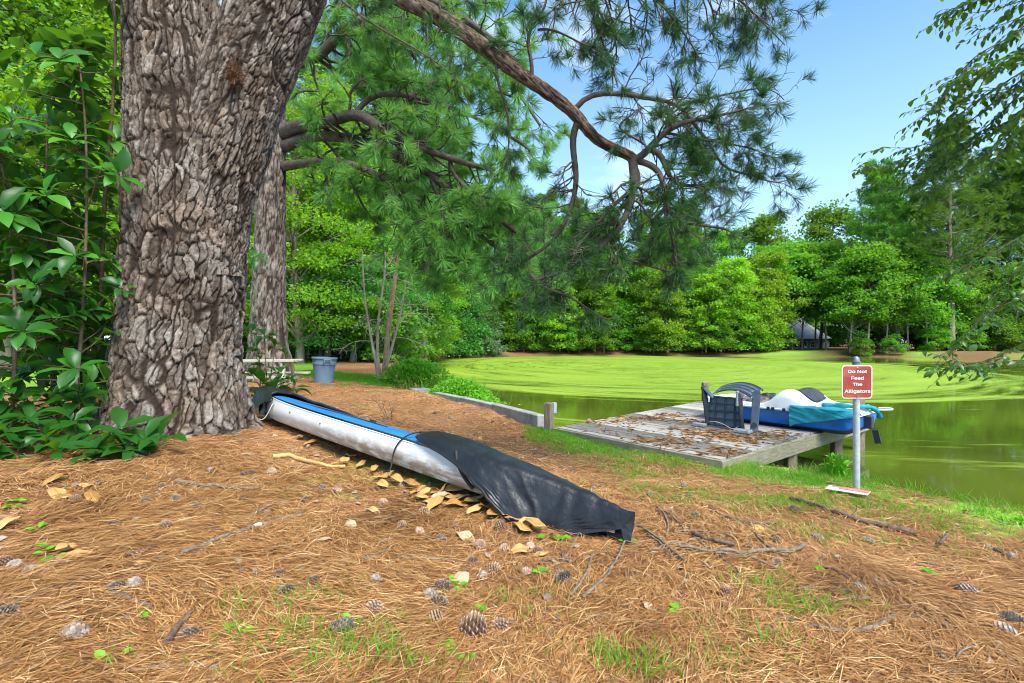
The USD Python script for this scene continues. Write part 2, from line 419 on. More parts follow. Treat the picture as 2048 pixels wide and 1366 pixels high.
def bark_mat(name, ridge, furrow, fleck):
    usdkit.material(stage, L_ + "/" + name, {
        "a": ("attribute", {"attribute": "furrow"}), "c": ("attribute", {"attribute": "plate"}), "tc": ("texture_coordinate", {}),
        "n": ("noise_texture", {"scale": 22.0, "detail": 8.0, "roughness": .72}), "n2": ("noise_texture", {"scale": 45.0, "detail": 6.0, "roughness": .7}),
        "n3": ("noise_texture", {"scale": 3.0, "detail": 4.0}),
        "s": ("math", {"math_type": "multiply_add", "value2": .35, "value3": 0.0}), "s2": ("math", {"math_type": "multiply_add", "value2": .65}),
        "rr": ("rgb_ramp", {"ramp": [(.34, ridge[0]), (.5, ridge[1]), (.64, ridge[2])]}),
        "fk": ("rgb_ramp", {"ramp": [(.0, (0, 0, 0)), (.86, (0, 0, 0)), (.93, (.75, .75, .75))]}),
        "wr": ("rgb_ramp", {"ramp": [(.40, (1, 1, 1)), (.62, (.88, .78, .70))]}), "wm": ("mix_color", {"blend_type": "multiply", "fac": 1.0}), "m0": ("mix_color", {"b": fleck}), "m1": ("mix_color", {"b": furrow}),
        "bm": ("bump", {"strength": .9, "distance": .025}),
        "p": ("principled_bsdf", {"roughness": .88, "specular_ior_level": .25})},
        [("tc.object", "n.vector"), ("tc.object", "n2.vector"), ("tc.object", "n3.vector"), ("c.fac", "s.value1"), ("n.fac", "s2.value1"), ("s.value", "s2.value3"), ("s2.value", "rr.fac"),
         ("c.fac", "fk.fac"), ("n3.fac", "wr.fac"), ("rr.color", "wm.a"), ("wr.color", "wm.b"), ("wm.result", "m0.a"), ("fk.color", "m0.fac"), ("m0.result", "m1.a"), ("a.fac", "m1.fac"), ("m1.result", "p.base_color"),
         ("n2.fac", "bm.height"), ("bm.normal", "p.normal")], surface="p.BSDF")


bark_mat("pine_bark", [(.055, .042, .034), (.145, .118, .100), (.29, .26, .235)], (.026, .016, .011), (.22, .125, .075))
bark_mat("pine_bark_grey", [(.07, .058, .05), (.16, .14, .125), (.28, .25, .23)], (.028, .019, .014), (.22, .14, .09))
bark_mat("limb_bark", [(.05, .036, .026), (.12, .085, .06), (.22, .165, .12)], (.022, .014, .01), (.22, .12, .065))

# kayak hull: white gelcoat, brown dirt on its lower side
usdkit.material(stage, L_ + "/kayak_white", {
    "tc": ("texture_coordinate", {}), "n": ("noise_texture", {"scale": 7.0, "detail": 8.0, "roughness": .68}), "mp": ("mapping", {"scale": (1, 1, 3)}),
    "a": ("attribute", {"attribute": "dirt"}), "r": ("rgb_ramp", {"ramp": [(.38, (.12, .12, .12)), (.54, (1, 1, 1))]}), "mul": ("math", {"math_type": "multiply"}),
    "m": ("mix_color", {"a": (.66, .68, .71), "b": (.25, .18, .11)}), "p": ("principled_bsdf", {"roughness": .4, "specular_ior_level": .42})},
    [("tc.object", "mp.vector"), ("mp.vector", "n.vector"), ("n.fac", "r.fac"), ("r.color", "mul.value1"), ("a.fac", "mul.value2"), ("mul.value", "m.fac"), ("m.result", "p.base_color")], surface="p.BSDF")

# ground: pine straw, lawn where the sheet's own attribute says so, wet mud under the water line
usdkit.material(stage, L_ + "/forest_floor", {
    "tc": ("texture_coordinate", {}), "mp": ("mapping", {"scale": (9, 26, 1)}), "mp2": ("mapping", {"scale": (26, 8, 1), "rotation": (0, 0, .5)}),
    "n1": ("noise_texture", {"scale": 1.6, "detail": 8.0, "roughness": .7, "distortion": .8}), "n2": ("noise_texture", {"scale": 1.5, "detail": 8.0, "roughness": .7, "distortion": .8}),
    "n3": ("noise_texture", {"scale": .7, "detail": 4.0}), "av": ("math", {"math_type": "add"}), "hf": ("math", {"math_type": "multiply", "value2": .5}),
    "r": ("rgb_ramp", {"ramp": [(.34, (.07, .033, .016)), (.46, (.20, .098, .042)), (.54, (.35, .185, .08)), (.66, (.50, .31, .145))]}),
    "rb": ("rgb_ramp", {"ramp": [(.35, (.72, .66, .62)), (.6, (1, 1, 1))]}), "mu": ("mix_color", {"blend_type": "multiply", "fac": 1.0}),
    "a": ("attribute", {"attribute": "lawn"}), "n4": ("noise_texture", {"scale": 24.0, "detail": 5.0}),
    "rg": ("rgb_ramp", {"ramp": [(.3, (.07, .15, .012)), (.6, (.17, .33, .028)), (.75, (.28, .43, .06))]}),
    "m": ("mix_color", {}), "w": ("attribute", {"attribute": "wet"}), "m2": ("mix_color", {"b": (.09, .065, .03)}),
    "l": ("attribute", {"attribute": "leafmould"}), "rl": ("rgb_ramp", {"ramp": [(.3, (.05, .028, .016)), (.55, (.17, .085, .045)), (.75, (.30, .16, .09))]}), "m3": ("mix_color", {}),
    "b": ("bump", {"strength": .8, "distance": .02}), "p": ("principled_bsdf", {"roughness": .9, "specular_ior_level": .2})},
    [("tc.object", "mp.vector"), ("tc.object", "mp2.vector"), ("mp.vector", "n1.vector"), ("mp2.vector", "n2.vector"), ("tc.object", "n3.vector"), ("tc.object", "n4.vector"),
     ("n1.fac", "av.value1"), ("n2.fac", "av.value2"), ("av.value", "hf.value1"), ("hf.value", "r.fac"), ("n3.fac", "rb.fac"), ("r.color", "mu.a"), ("rb.color", "mu.b"),
     ("n4.fac", "rl.fac"), ("mu.result", "m3.a"), ("rl.color", "m3.b"), ("l.fac", "m3.fac"),
     ("n4.fac", "rg.fac"), ("m3.result", "m.a"), ("rg.color", "m.b"), ("a.fac", "m.fac"), ("m.result", "m2.a"), ("w.fac", "m2.fac"), ("m2.result", "p.base_color"),
     ("hf.value", "b.height"), ("b.normal", "p.normal")], surface="p.BSDF")

# pond: murky olive water; a skin of pale green algae turns about the middle of the pond and opens in dark streaks
usdkit.material(stage, L_ + "/pond_skin", {
    "tc": ("texture_coordinate", {}), "off": ("mapping", {"location": (-10.5, -41.0, 0)}),
    "sx": ("separate_xyz", {}), "x2": ("math", {"math_type": "multiply"}), "ys": ("math", {"math_type": "multiply", "value2": .80}), "y2": ("math", {"math_type": "multiply"}),
    "ad": ("math", {"math_type": "add"}), "rad": ("math", {"math_type": "sqrt"}), "ux": ("math", {"math_type": "divide"}), "uy": ("math", {"math_type": "divide"}),
    "ux2": ("math", {"math_type": "multiply", "value2": 1.5}), "uy2": ("math", {"math_type": "multiply", "value2": 1.5}), "rr": ("math", {"math_type": "multiply", "value2": .62}),
    "cv": ("combine_xyz", {}), "n": ("noise_texture", {"scale": 1.15, "detail": 8.0, "roughness": .68, "distortion": .6}),
    "nb": ("noise_texture", {"scale": .13, "detail": 4.0}), "nf": ("noise_texture", {"scale": 5.0, "detail": 9.0, "roughness": .8}),
    "edge": ("map_range", {"from_min": 8.0, "from_max": 22.5, "to_min": .40, "to_max": -.30, "clamp": True}),
    "e2": ("math", {"math_type": "multiply_add", "value2": .5}), "sum": ("math", {"math_type": "add"}),
    "cov": ("rgb_ramp", {"ramp": [(.50, (0, 0, 0)), (.565, (.55, .55, .55)), (.66, (1, 1, 1))]}),
    "ra": ("rgb_ramp", {"ramp": [(.36, (.085, .15, .008)), (.5, (.155, .245, .015)), (.64, (.235, .33, .04))]}),
    "rw": ("rgb_ramp", {"ramp": [(.38, (.042, .055, .006)), (.5, (.070, .092, .010)), (.64, (.105, .138, .017))]}),
    "wn": ("noise_texture", {"scale": 3.0, "detail": 3.0}), "wb": ("bump", {"strength": .035, "distance": .05}),
    "n5": ("noise_texture", {"scale": .62, "detail": 6.0, "roughness": .58, "distortion": 1.0}), "sa": ("math", {"math_type": "subtract", "value2": .5}), "sb": ("math", {"math_type": "absolute"}),
    "sc": ("map_range", {"from_min": .0, "from_max": .026, "to_min": 1.0, "to_max": 0.0, "clamp": True}), "sm": ("map_range", {"from_min": .40, "from_max": .56, "to_min": 0.0, "to_max": .25, "clamp": True}),
    "sl": ("map_range", {"from_min": -6.0, "from_max": 16.0, "to_min": .75, "to_max": .0, "clamp": True}), "smx": ("math", {"math_type": "add", "use_clamp": True}), "st": ("math", {"math_type": "multiply"}),
    "inv": ("math", {"math_type": "subtract", "value1": 1.0}), "cf": ("math", {"math_type": "multiply"}), "ax": ("separate_xyz", {}), "am": ("mix_float", {"fac": .42}),
    "pw": ("principled_bsdf", {"roughness": .05, "ior": 1.45}), "pa": ("principled_bsdf", {"roughness": .75, "specular_ior_level": .2}), "mx": ("mix_closure", {})},
    [("tc.object", "off.vector"), ("off.vector", "sx.vector"), ("sx.x", "x2.value1"), ("sx.x", "x2.value2"), ("sx.y", "ys.value1"), ("ys.value", "y2.value1"), ("ys.value", "y2.value2"), ("x2.value", "ad.value1"), ("y2.value", "ad.value2"),
     ("ad.value", "rad.value1"), ("sx.x", "ux.value1"), ("rad.value", "ux.value2"), ("ys.value", "uy.value1"), ("rad.value", "uy.value2"), ("ux.value", "ux2.value1"), ("uy.value", "uy2.value1"),
     ("rad.value", "rr.value1"), ("ux2.value", "cv.x"), ("uy2.value", "cv.y"), ("rr.value", "cv.z"), ("cv.vector", "n.vector"), ("tc.object", "nb.vector"), ("tc.object", "nf.vector"),
     ("rad.value", "edge.value"), ("nb.fac", "e2.value1"), ("n.fac", "e2.value3"), ("e2.value", "sum.value1"), ("edge.result", "sum.value2"), ("sum.value", "cov.fac"),
     ("nf.fac", "am.a"), ("n.fac", "am.b"), ("am.result", "ra.fac"), ("cv.vector", "n5.vector"), ("n5.fac", "sa.value1"), ("sa.value", "sb.value1"), ("sb.value", "sc.value"), ("nb.fac", "sm.value"), ("tc.object", "ax.vector"), ("ax.x", "sl.value"), ("sm.result", "smx.value1"), ("sl.result", "smx.value2"), ("sc.result", "st.value1"), ("smx.value", "st.value2"), ("st.value", "inv.value2"), ("cov.color", "cf.value1"), ("inv.value", "cf.value2"), ("nb.fac", "rw.fac"), ("ra.color", "pa.base_color"), ("rw.color", "pw.base_color"), ("tc.object", "wn.vector"), ("wn.fac", "wb.height"), ("wb.normal", "pw.normal"),
     ("cf.value", "mx.fac"), ("pw.BSDF", "mx.closure1"), ("pa.BSDF", "mx.closure2")], surface="mx.closure")
# ------------------------------------------------------------------ ground and water
def stretched(fine, lo, hi, far_lo, far_hi, step, grow=1.09):
    a = list(np.arange(lo, hi + step / 2, step))
    s = step
    while a[-1] < far_hi:
        s *= grow; a.append(a[-1] + s)
    s = step
    while a[0] > far_lo:
        s *= grow; a.insert(0, a[0] - s)
    return np.array(a)


def blob(x, y, cx, cy, rx, ry, rot=0.0):
    c, s = math.cos(rot), math.sin(rot)
    dx, dy = x - cx, y - cy
    u, v = (dx * c + dy * s) / rx, (-dx * s + dy * c) / ry
    return np.clip(1.6 - 1.6 * np.sqrt(u * u + v * v) * .75, 0, 1)


def lawn_mask(x, y):
    """Where grass covers the ground: a strip past the bin, the lawn far left, the bank by the water."""
    n = meshkit.fbm(np.stack([x * 1.1, y * 1.1, 0 * x], -1), 4, 21)
    strip = np.exp(-((y - (17.5 - (x + 6.0) * .95)) / 1.15) ** 2) * ((x > -8.2) & (x < -3.2))
    left = np.clip((-6.2 - x) / 1.2, 0, 1) * np.clip((y - 8.0) / 2, 0, 1) * np.clip((30 - y) / 4, 0, 1) * (x < -6.6 - .12 * (y - 8))
    sd = pond_sd(x, y)
    bank = np.exp(-((sd + .75) / .65) ** 2) * ((y < 9.5) & (x > .4)) * .8
    far = np.exp(-((sd + 1.1) / 1.0) ** 2) * (y > 40) * (x > 24) * .8
    return np.clip((np.maximum.reduce([strip * 1.2, left * 1.0, bank, far]) + (n - .5) * 1.3 - .28) * 3.0, 0, 1)


gx = stretched(True, -5.0, 5.6, -420, 420, .055)
gy = stretched(True, 0.6, 10.5, -40, 520, .055, 1.07)
GX, GY = np.meshgrid(gx, gy)
GZ = ground(GX, GY)
ny, nx = GX.shape
ii = (np.arange(ny - 1)[:, None] * nx + np.arange(nx - 1)[None]).ravel()
gf = np.stack([ii, ii + 1, ii + nx + 1, ii + nx], 1)
gsd = pond_sd(GX, GY)
gm = part("/World", "ground", (np.stack([GX, GY, GZ], -1).reshape(-1, 3), gf), "forest_floor", True,
          prim={"lawn": lawn_mask(GX, GY).ravel(), "wet": np.clip((gsd + .12) / .2, 0, 1).ravel(), "leafmould": np.clip((GY - 20) / 20, 0, .9).ravel()})
tag(gm, "ground of orange brown pine straw sloping down to the pond", "ground", None, "structure")
wq = np.array([(-14, -6, WATER), (110, -6, WATER), (110, 72, WATER), (-14, 72, WATER)], float)
# the water sheet: only as wide as the pond's own bowl
wx = shapely.Polygon(POND).buffer(1.2)
wt = trimesh.creation.triangulate_polygon(wx, engine="earcut")
wm = part("/World", "pond_water", (np.c_[wt[0], np.full(len(wt[0]), WATER)], wt[1]), "pond_skin")
tag(wm, "olive green pond water half covered by a skin of pale green algae", "pond", None, "structure")

# ------------------------------------------------------------------ bark by geometry
def bark_tube(path, rad, kseg, seed, depth, cw, ch, lobes=None, bumps=(), warp=1.0):
    """A trunk as one skin whose plates of bark stand proud of furrows. path (m,3), rad (m,)."""
    m = len(path)
    t, a, b = frames(path)
    th = np.arange(kseg) * 2 * np.pi / kseg
    s = np.r_[0, np.cumsum(np.linalg.norm(np.diff(path, axis=0), axis=1))]
    R = rad[:, None] * np.ones(kseg)
    TH, SS = np.meshgrid(th, s)
    if lobes is not None:
        R = R * lobes(TH, SS)
    per = 2 * np.pi * float(np.median(rad))
    U, V = TH / (2 * np.pi) * per, SS
    circ = np.stack([np.cos(TH) * per / 6.28, np.sin(TH) * per / 6.28, V], -1)
    w1 = (meshkit.fbm(circ * 5.0, 3, seed) - .5) * cw * 2.2 * warp
    w2 = (meshkit.fbm(circ * 5.0, 3, seed + 7) - .5) * ch * 1.3 * warp
    u, v = (U + w1) / cw, (V + w2) / ch
    nu = max(3, int(round(per / cw))); u = u * nu / (per / cw)
    r = np.random.default_rng(seed)
    cu, cv = np.meshgrid(np.arange(nu), np.arange(-2, int(s[-1] / ch) + 3))
    off = r.random((2,) + cu.shape)
    pu = (cu + off[0]).ravel(); pv = (cv + off[1]).ravel()
    pid = r.random(len(pu)); n0 = len(pu)
    pu3 = np.r_[pu, pu - nu, pu + nu]; pv3 = np.r_[pv, pv, pv]
    tree = cKDTree(np.c_[pu3, pv3])
    d, idx = tree.query(np.c_[u.ravel() % nu, v.ravel()], k=2)
    edge = (d[:, 1] - d[:, 0]).reshape(u.shape); cell = pid[idx[:, 0] % n0].reshape(u.shape)
    x = np.clip(edge / .15, 0, 1); plate = x * x * (3 - 2 * x)
    vu = np.stack([np.cos(TH) * per / 6.28 * 9.0, np.sin(TH) * per / 6.28 * 9.0, V * 1.5 + w1 * 6], -1)
    rv = np.abs(meshkit.noise(vu, seed + 21) - .5) * 2
    f2 = np.clip(rv / .11, 0, 1); plate = plate * (.12 + .88 * f2 * f2 * (3 - 2 * f2))
    tilt = r.normal(size=(2, n0)) * .5; ci = idx[:, 0] % n0
    lean = (tilt[0][ci] * (u.ravel() % nu - pu3[idx[:, 0]]) + tilt[1][ci] * (v.ravel() - pv3[idx[:, 0]])).reshape(u.shape)
    # thin scales lying on the plates
    q = np.random.default_rng(seed + 1); nu2 = nu * 2
    cu2, cv2 = np.meshgrid(np.arange(nu2), np.arange(-2, int(s[-1] / (ch * .42)) + 3)); o2 = q.random((2,) + cu2.shape)
    a2, b2_ = (cu2 + o2[0]).ravel(), (cv2 + o2[1]).ravel(); m2 = len(a2); h2 = q.random(m2)
    t2 = cKDTree(np.c_[np.r_[a2, a2 - nu2, a2 + nu2], np.r_[b2_, b2_, b2_]])
    d2, i2 = t2.query(np.c_[(u.ravel() * 2) % nu2, v.ravel() / .42 + 2.5 * (meshkit.noise(circ.reshape(-1, 3) * 14, seed + 9) - .5)], k=2)
    scale_ = (h2[i2[:, 0] % m2] * np.clip((d2[:, 1] - d2[:, 0]) / .12, .0, 1)).reshape(u.shape)
    fine = meshkit.fbm(circ * 38, 3, seed + 3) - .5
    mid = meshkit.fbm(circ * 9, 3, seed + 5) - .5
    disp = depth * (plate - 1) + (cell - .5) * depth * .75 + lean * depth * .4 + scale_ * depth * .32 + fine * depth * .7 + mid * depth * .7
    for (bt, bs, bw, bh) in bumps:
        dd = ((np.angle(np.exp(1j * (TH - bt))) * rad[:, None]) ** 2 + (SS - bs) ** 2) / bw ** 2
        disp = disp + bh * np.exp(-dd)
    RR = R + disp
    P = path[:, None] + RR[..., None] * (np.cos(TH)[..., None] * a[:, None] + np.sin(TH)[..., None] * b[:, None])
    i = np.arange(m - 1)[:, None] * kseg; j = np.arange(kseg)[None]; j2 = (j + 1) % kseg
    f = np.stack([i + j, i + j2, i + kseg + j2, i + kseg + j], -1).reshape(-1, 4)
    return (P.reshape(-1, 3), f), {"furrow": np.clip((1 - plate) * 1.5, 0, 1).ravel(), "plate": (cell * .55 + scale_ * .45).ravel()}


def outline_path(rows, d):
    """Centre line and radii from the photograph's left and right edges (y, left, right) at depth d."""
    c, rr = [], []
    for y, l, r_ in rows:          # a round trunk off the axis: its two edges are tangents
        a, b = math.atan((l - 1024) / F), math.atan((r_ - 1024) / F)
        m, h = (a + b) / 2, (b - a) / 2
        c.append((d * math.tan(m), d, EYE - (y - 683) / F * d)); rr.append(d / math.cos(m) * math.sin(h))
    return np.array(c), np.array(rr)


def resample(c, r, n):
    s = np.r_[0, np.cumsum(np.linalg.norm(np.diff(c, axis=0), axis=1))]
    q = np.linspace(0, s[-1], n)
    return np.stack([np.interp(q, s, CubicSpline(s, c[:, k])(s)) if False else CubicSpline(s, c[:, k])(q) for k in range(3)], 1), np.maximum(np.interp(q, s, r), .01)


BIG_D = 5.35
big = thing("big_pine_tree", "huge forked pine with thick grey plated trunk and a long limb over the pond", "tree", (0, 0, 0))
rowsA = [(905, 120, 555), (880, 150, 530), (850, 172, 512), (800, 194, 498), (750, 207, 488), (690, 220, 482), (600, 233, 489), (500, 240, 494), (400, 241, 494), (300, 241, 490), (200, 242, 476), (110, 243, 454), (0, 243, 438), (-300, 235, 420), (-900, 200, 340)]
cA, rA = outline_path(rowsA, BIG_D)
pA, rrA = resample(cA, rA, 560)


def flare(TH, SS):
    k = np.exp(-SS / .38)
    return 1 + k * (.10 * np.cos(TH * 5 + .6) + .06 * np.cos(TH * 9 + 2)) + .02 * np.cos(TH * 3 + SS)


bm_, ba = bark_tube(pA, rrA, 560, 11, .029, .050, .20, flare, bumps=[(3.0, 2.6, .18, .09), (4.6, 2.4, .22, .05), (4.9, 3.0, .16, .05), (5.2, 1.9, .2, .04)])
part(big, "trunk", bm_, "pine_bark", True, prim=ba)
rowsB = [(560, 330, 492), (480, 318, 499), (350, 338, 521), (270, 362, 547), (210, 382, 562), (150, 400, 583), (60, 440, 618), (0, 464, 640), (-150, 500, 690), (-500, 590, 760), (-900, 660, 800)]
cB, rB = outline_path(rowsB, BIG_D - .02)
pB, rrB = resample(cB, rB, 420)
bm_, ba = bark_tube(pB, rrB, 380, 17, .023, .048, .14, None)
part(big, "second_stem", bm_, "pine_bark", True, prim=ba)
# litter caught in the fork
rg = np.random.default_rng(3)
q0 = atd(462, 138, BIG_D - .52)
Pn = q0 + rg.normal(size=(160, 3)) * [.04, .02, .06] + [0, .05, 0]
part(big, "caught_needles", scatter(DIAMOND[0] * [1, .12, 1], DIAMOND[1], Pn, rand_dirs(rg, 160) * [1, .6, 1] + [0, 0, -.4], rand_dirs(rg, 160), .085), "dead_needle", kind="stuff")

# ------------------------------------------------------------------ pine boughs
def tuft_template(seed, n, length, width, spread=1.15):
    """A tuft of needles around +x: each needle one thin triangle."""
    r = np.random.default_rng(seed)
    P = np.zeros((n, 3)); P[:, 0] = -r.random(n) * .35 * length
    ang = r.uniform(.15, spread, n); ph = r.uniform(0, 6.283, n)
    D = np.stack([np.cos(ang), np.sin(ang) * np.cos(ph), np.sin(ang) * np.sin(ph)], 1)
    tv = np.array([[0, .5, 0], [0, -.5, 0], [.6, -.35, -.03], [1, 0, -.1]]); tf = np.array([[0, 1, 2], [0, 2, 3]])
    return scatter(tv, tf, P, D, rand_dirs(r, n), length * r.uniform(.75, 1.1, n), np.full(n, width))


def wander(r, start, d, length, n, wob, grav, up=0.0):
    """A crooked branch line."""
    p = [np.asarray(start, float)]; d = unit(d); st = length / (n - 1)
    for i in range(n - 1):
        f = i / (n - 1)
        d = unit(d + r.normal(size=3) * wob + np.array([0, 0, -grav * (1 - f) + up * f]))
        p.append(p[-1] + d * st)
    return np.array(p)


class Boughs:
    """Collects wood and needle tufts of one pine."""

    def __init__(s, seed):
        s.r = np.random.default_rng(seed); s.wood = MB(); s.fine = MB(); s.tp, s.td, s.ts = [], [], []

    def twig(s, start, d, length, rad, level, dens, grav=.08, up=.12, size=1.0, bare=0.0, k=4):
        r = s.r
        n = 5 if level == 0 else 7
        path = wander(r, start, d, length, n, .24, grav, up)
        v, f = tube(path, np.linspace(rad, rad * .45, n), k if rad > .006 else 3, False)
        s.fine.add(v, f)
        t = unit(np.gradient(path, axis=0))
        if level == 0:
            if r.random() < bare:
                return
            for q in ([n - 1, n - 2] if r.random() < .6 else [n - 1]):
                s.tp.append(path[q]); s.td.append(t[q] + r.normal(size=3) * .15); s.ts.append(size * r.uniform(.7, 1.15))
            return
        kids = max(2, int(length * dens * r.uniform(.8, 1.2)))
        for c in range(kids):
            q = r.uniform(.2, .98) * (n - 1); i = min(int(q), n - 2); pos = path[i] + (path[i + 1] - path[i]) * (q - i)
            side = unit(np.cross(t[i], r.normal(size=3)))
            dd = unit(t[i] * r.uniform(.5, 1.1) + side * r.uniform(.5, 1.0))
            s.twig(pos, dd, length * r.uniform(.28, .55) * (1.1 - .45 * q / (n - 1)), max(rad * .62, .0030), level - 1, dens * 1.5, grav, up, size, bare)
        s.tp.append(path[-1]); s.td.append(t[-1]); s.ts.append(size)

    def limb(s, path, r0, r1, kids, lo=.2, lenf=.3, level=1, dens=4.0, seg=40, grav=.08, up=.12, size=1.0, bare=0.0, thick=8, flat=.5, maxlen=9.0):
        r = s.r
        p = spline(path, seg)
        rad = np.linspace(r0, r1, seg)
        s.wood.add(*tube(p, rad, thick))
        L = np.linalg.norm(np.diff(p, axis=0), axis=1).sum()
        t = unit(np.gradient(p, axis=0))
        for c in range(kids):
            q = lo + (1 - lo) * (c + r.random()) / kids; i = min(int(q * (seg - 1)), seg - 2)
            side = unit(np.cross(t[i], r.normal(size=3))) * [1, 1, flat] if flat != 1 else unit(np.cross(t[i], r.normal(size=3)))
            dd = unit(t[i] * r.uniform(.3, .9) + side)
            s.twig(p[i], dd, min(maxlen, L * lenf * r.uniform(.6, 1.25)) * (1.15 - .5 * q), max(.004, rad[i] * .34), level, dens, grav, up, size, bare)
        return p

    def finish(s, root, needle, wood, protos, kind_name="needles"):
        if s.wood.n:
            part(root, "limbs", s.wood.get(), wood, True)
        part(root, "twigs", s.fine.get(), "twig_bark", True, kind="stuff")
        instancer(root, kind_name, protos, np.array(s.tp), np.array(s.td), np.array(s.ts), needle, s.r)


def quats(X, r):
    """Orientations that turn +x to X with a random roll."""
    X = unit(X); up = rand_dirs(r, len(X))
    Z = unit(np.cross(X, up)); Y = np.cross(Z, X)
    M = np.stack([X, Y, Z], -1)
    from scipy.spatial.transform import Rotation
    return Rotation.from_matrix(M).as_quat()


def instancer(root, name, protos, P, D, S, material, r):
    path = numbered(str(root.GetPath()), name)
    pi = UsdGeom.PointInstancer.Define(stage, path)
    rel = pi.CreatePrototypesRel()
    for k, pm in enumerate(protos):
        tm_ = usdkit.mesh(stage, f"{path}/tuft_{k:03d}", pm, L_ + "/" + material, False)
        UsdGeom.PrimvarsAPI(tm_).CreatePrimvar("tone", Sdf.ValueTypeNames.FloatArray, "vertex").Set(Vt.FloatArray.FromNumpy(pm.tone.astype(np.float32)))
        rel.AddTarget(f"{path}/tuft_{k:03d}")
    q = quats(D, r)
    pi.CreateProtoIndicesAttr(Vt.IntArray.FromNumpy(r.integers(0, len(protos), len(P)).astype(np.int32)))
    pi.CreatePositionsAttr(Vt.Vec3fArray.FromNumpy(P.astype(np.float32)))
    pi.CreateOrientationsAttr(Vt.QuathArray([Gf.Quath(float(a[3]), float(a[0]), float(a[1]), float(a[2])) for a in q]))
    pi.CreateScalesAttr(Vt.Vec3fArray.FromNumpy(np.repeat(S[:, None], 3, 1).astype(np.float32)))
    tag(pi.GetPrim(), None, None, None, "stuff")
    return pi


def px(pts):
    """Pixel path with depths -> points."""
    return np.array([atd(x, y, d) for x, y, d in pts])


NEAR_TUFTS = [tuft_template(s, 40, .17, .0040) for s in (1, 2, 3)]
MID_TUFTS = [tuft_template(s, 64, .27, .0085) for s in (4, 5, 6)]

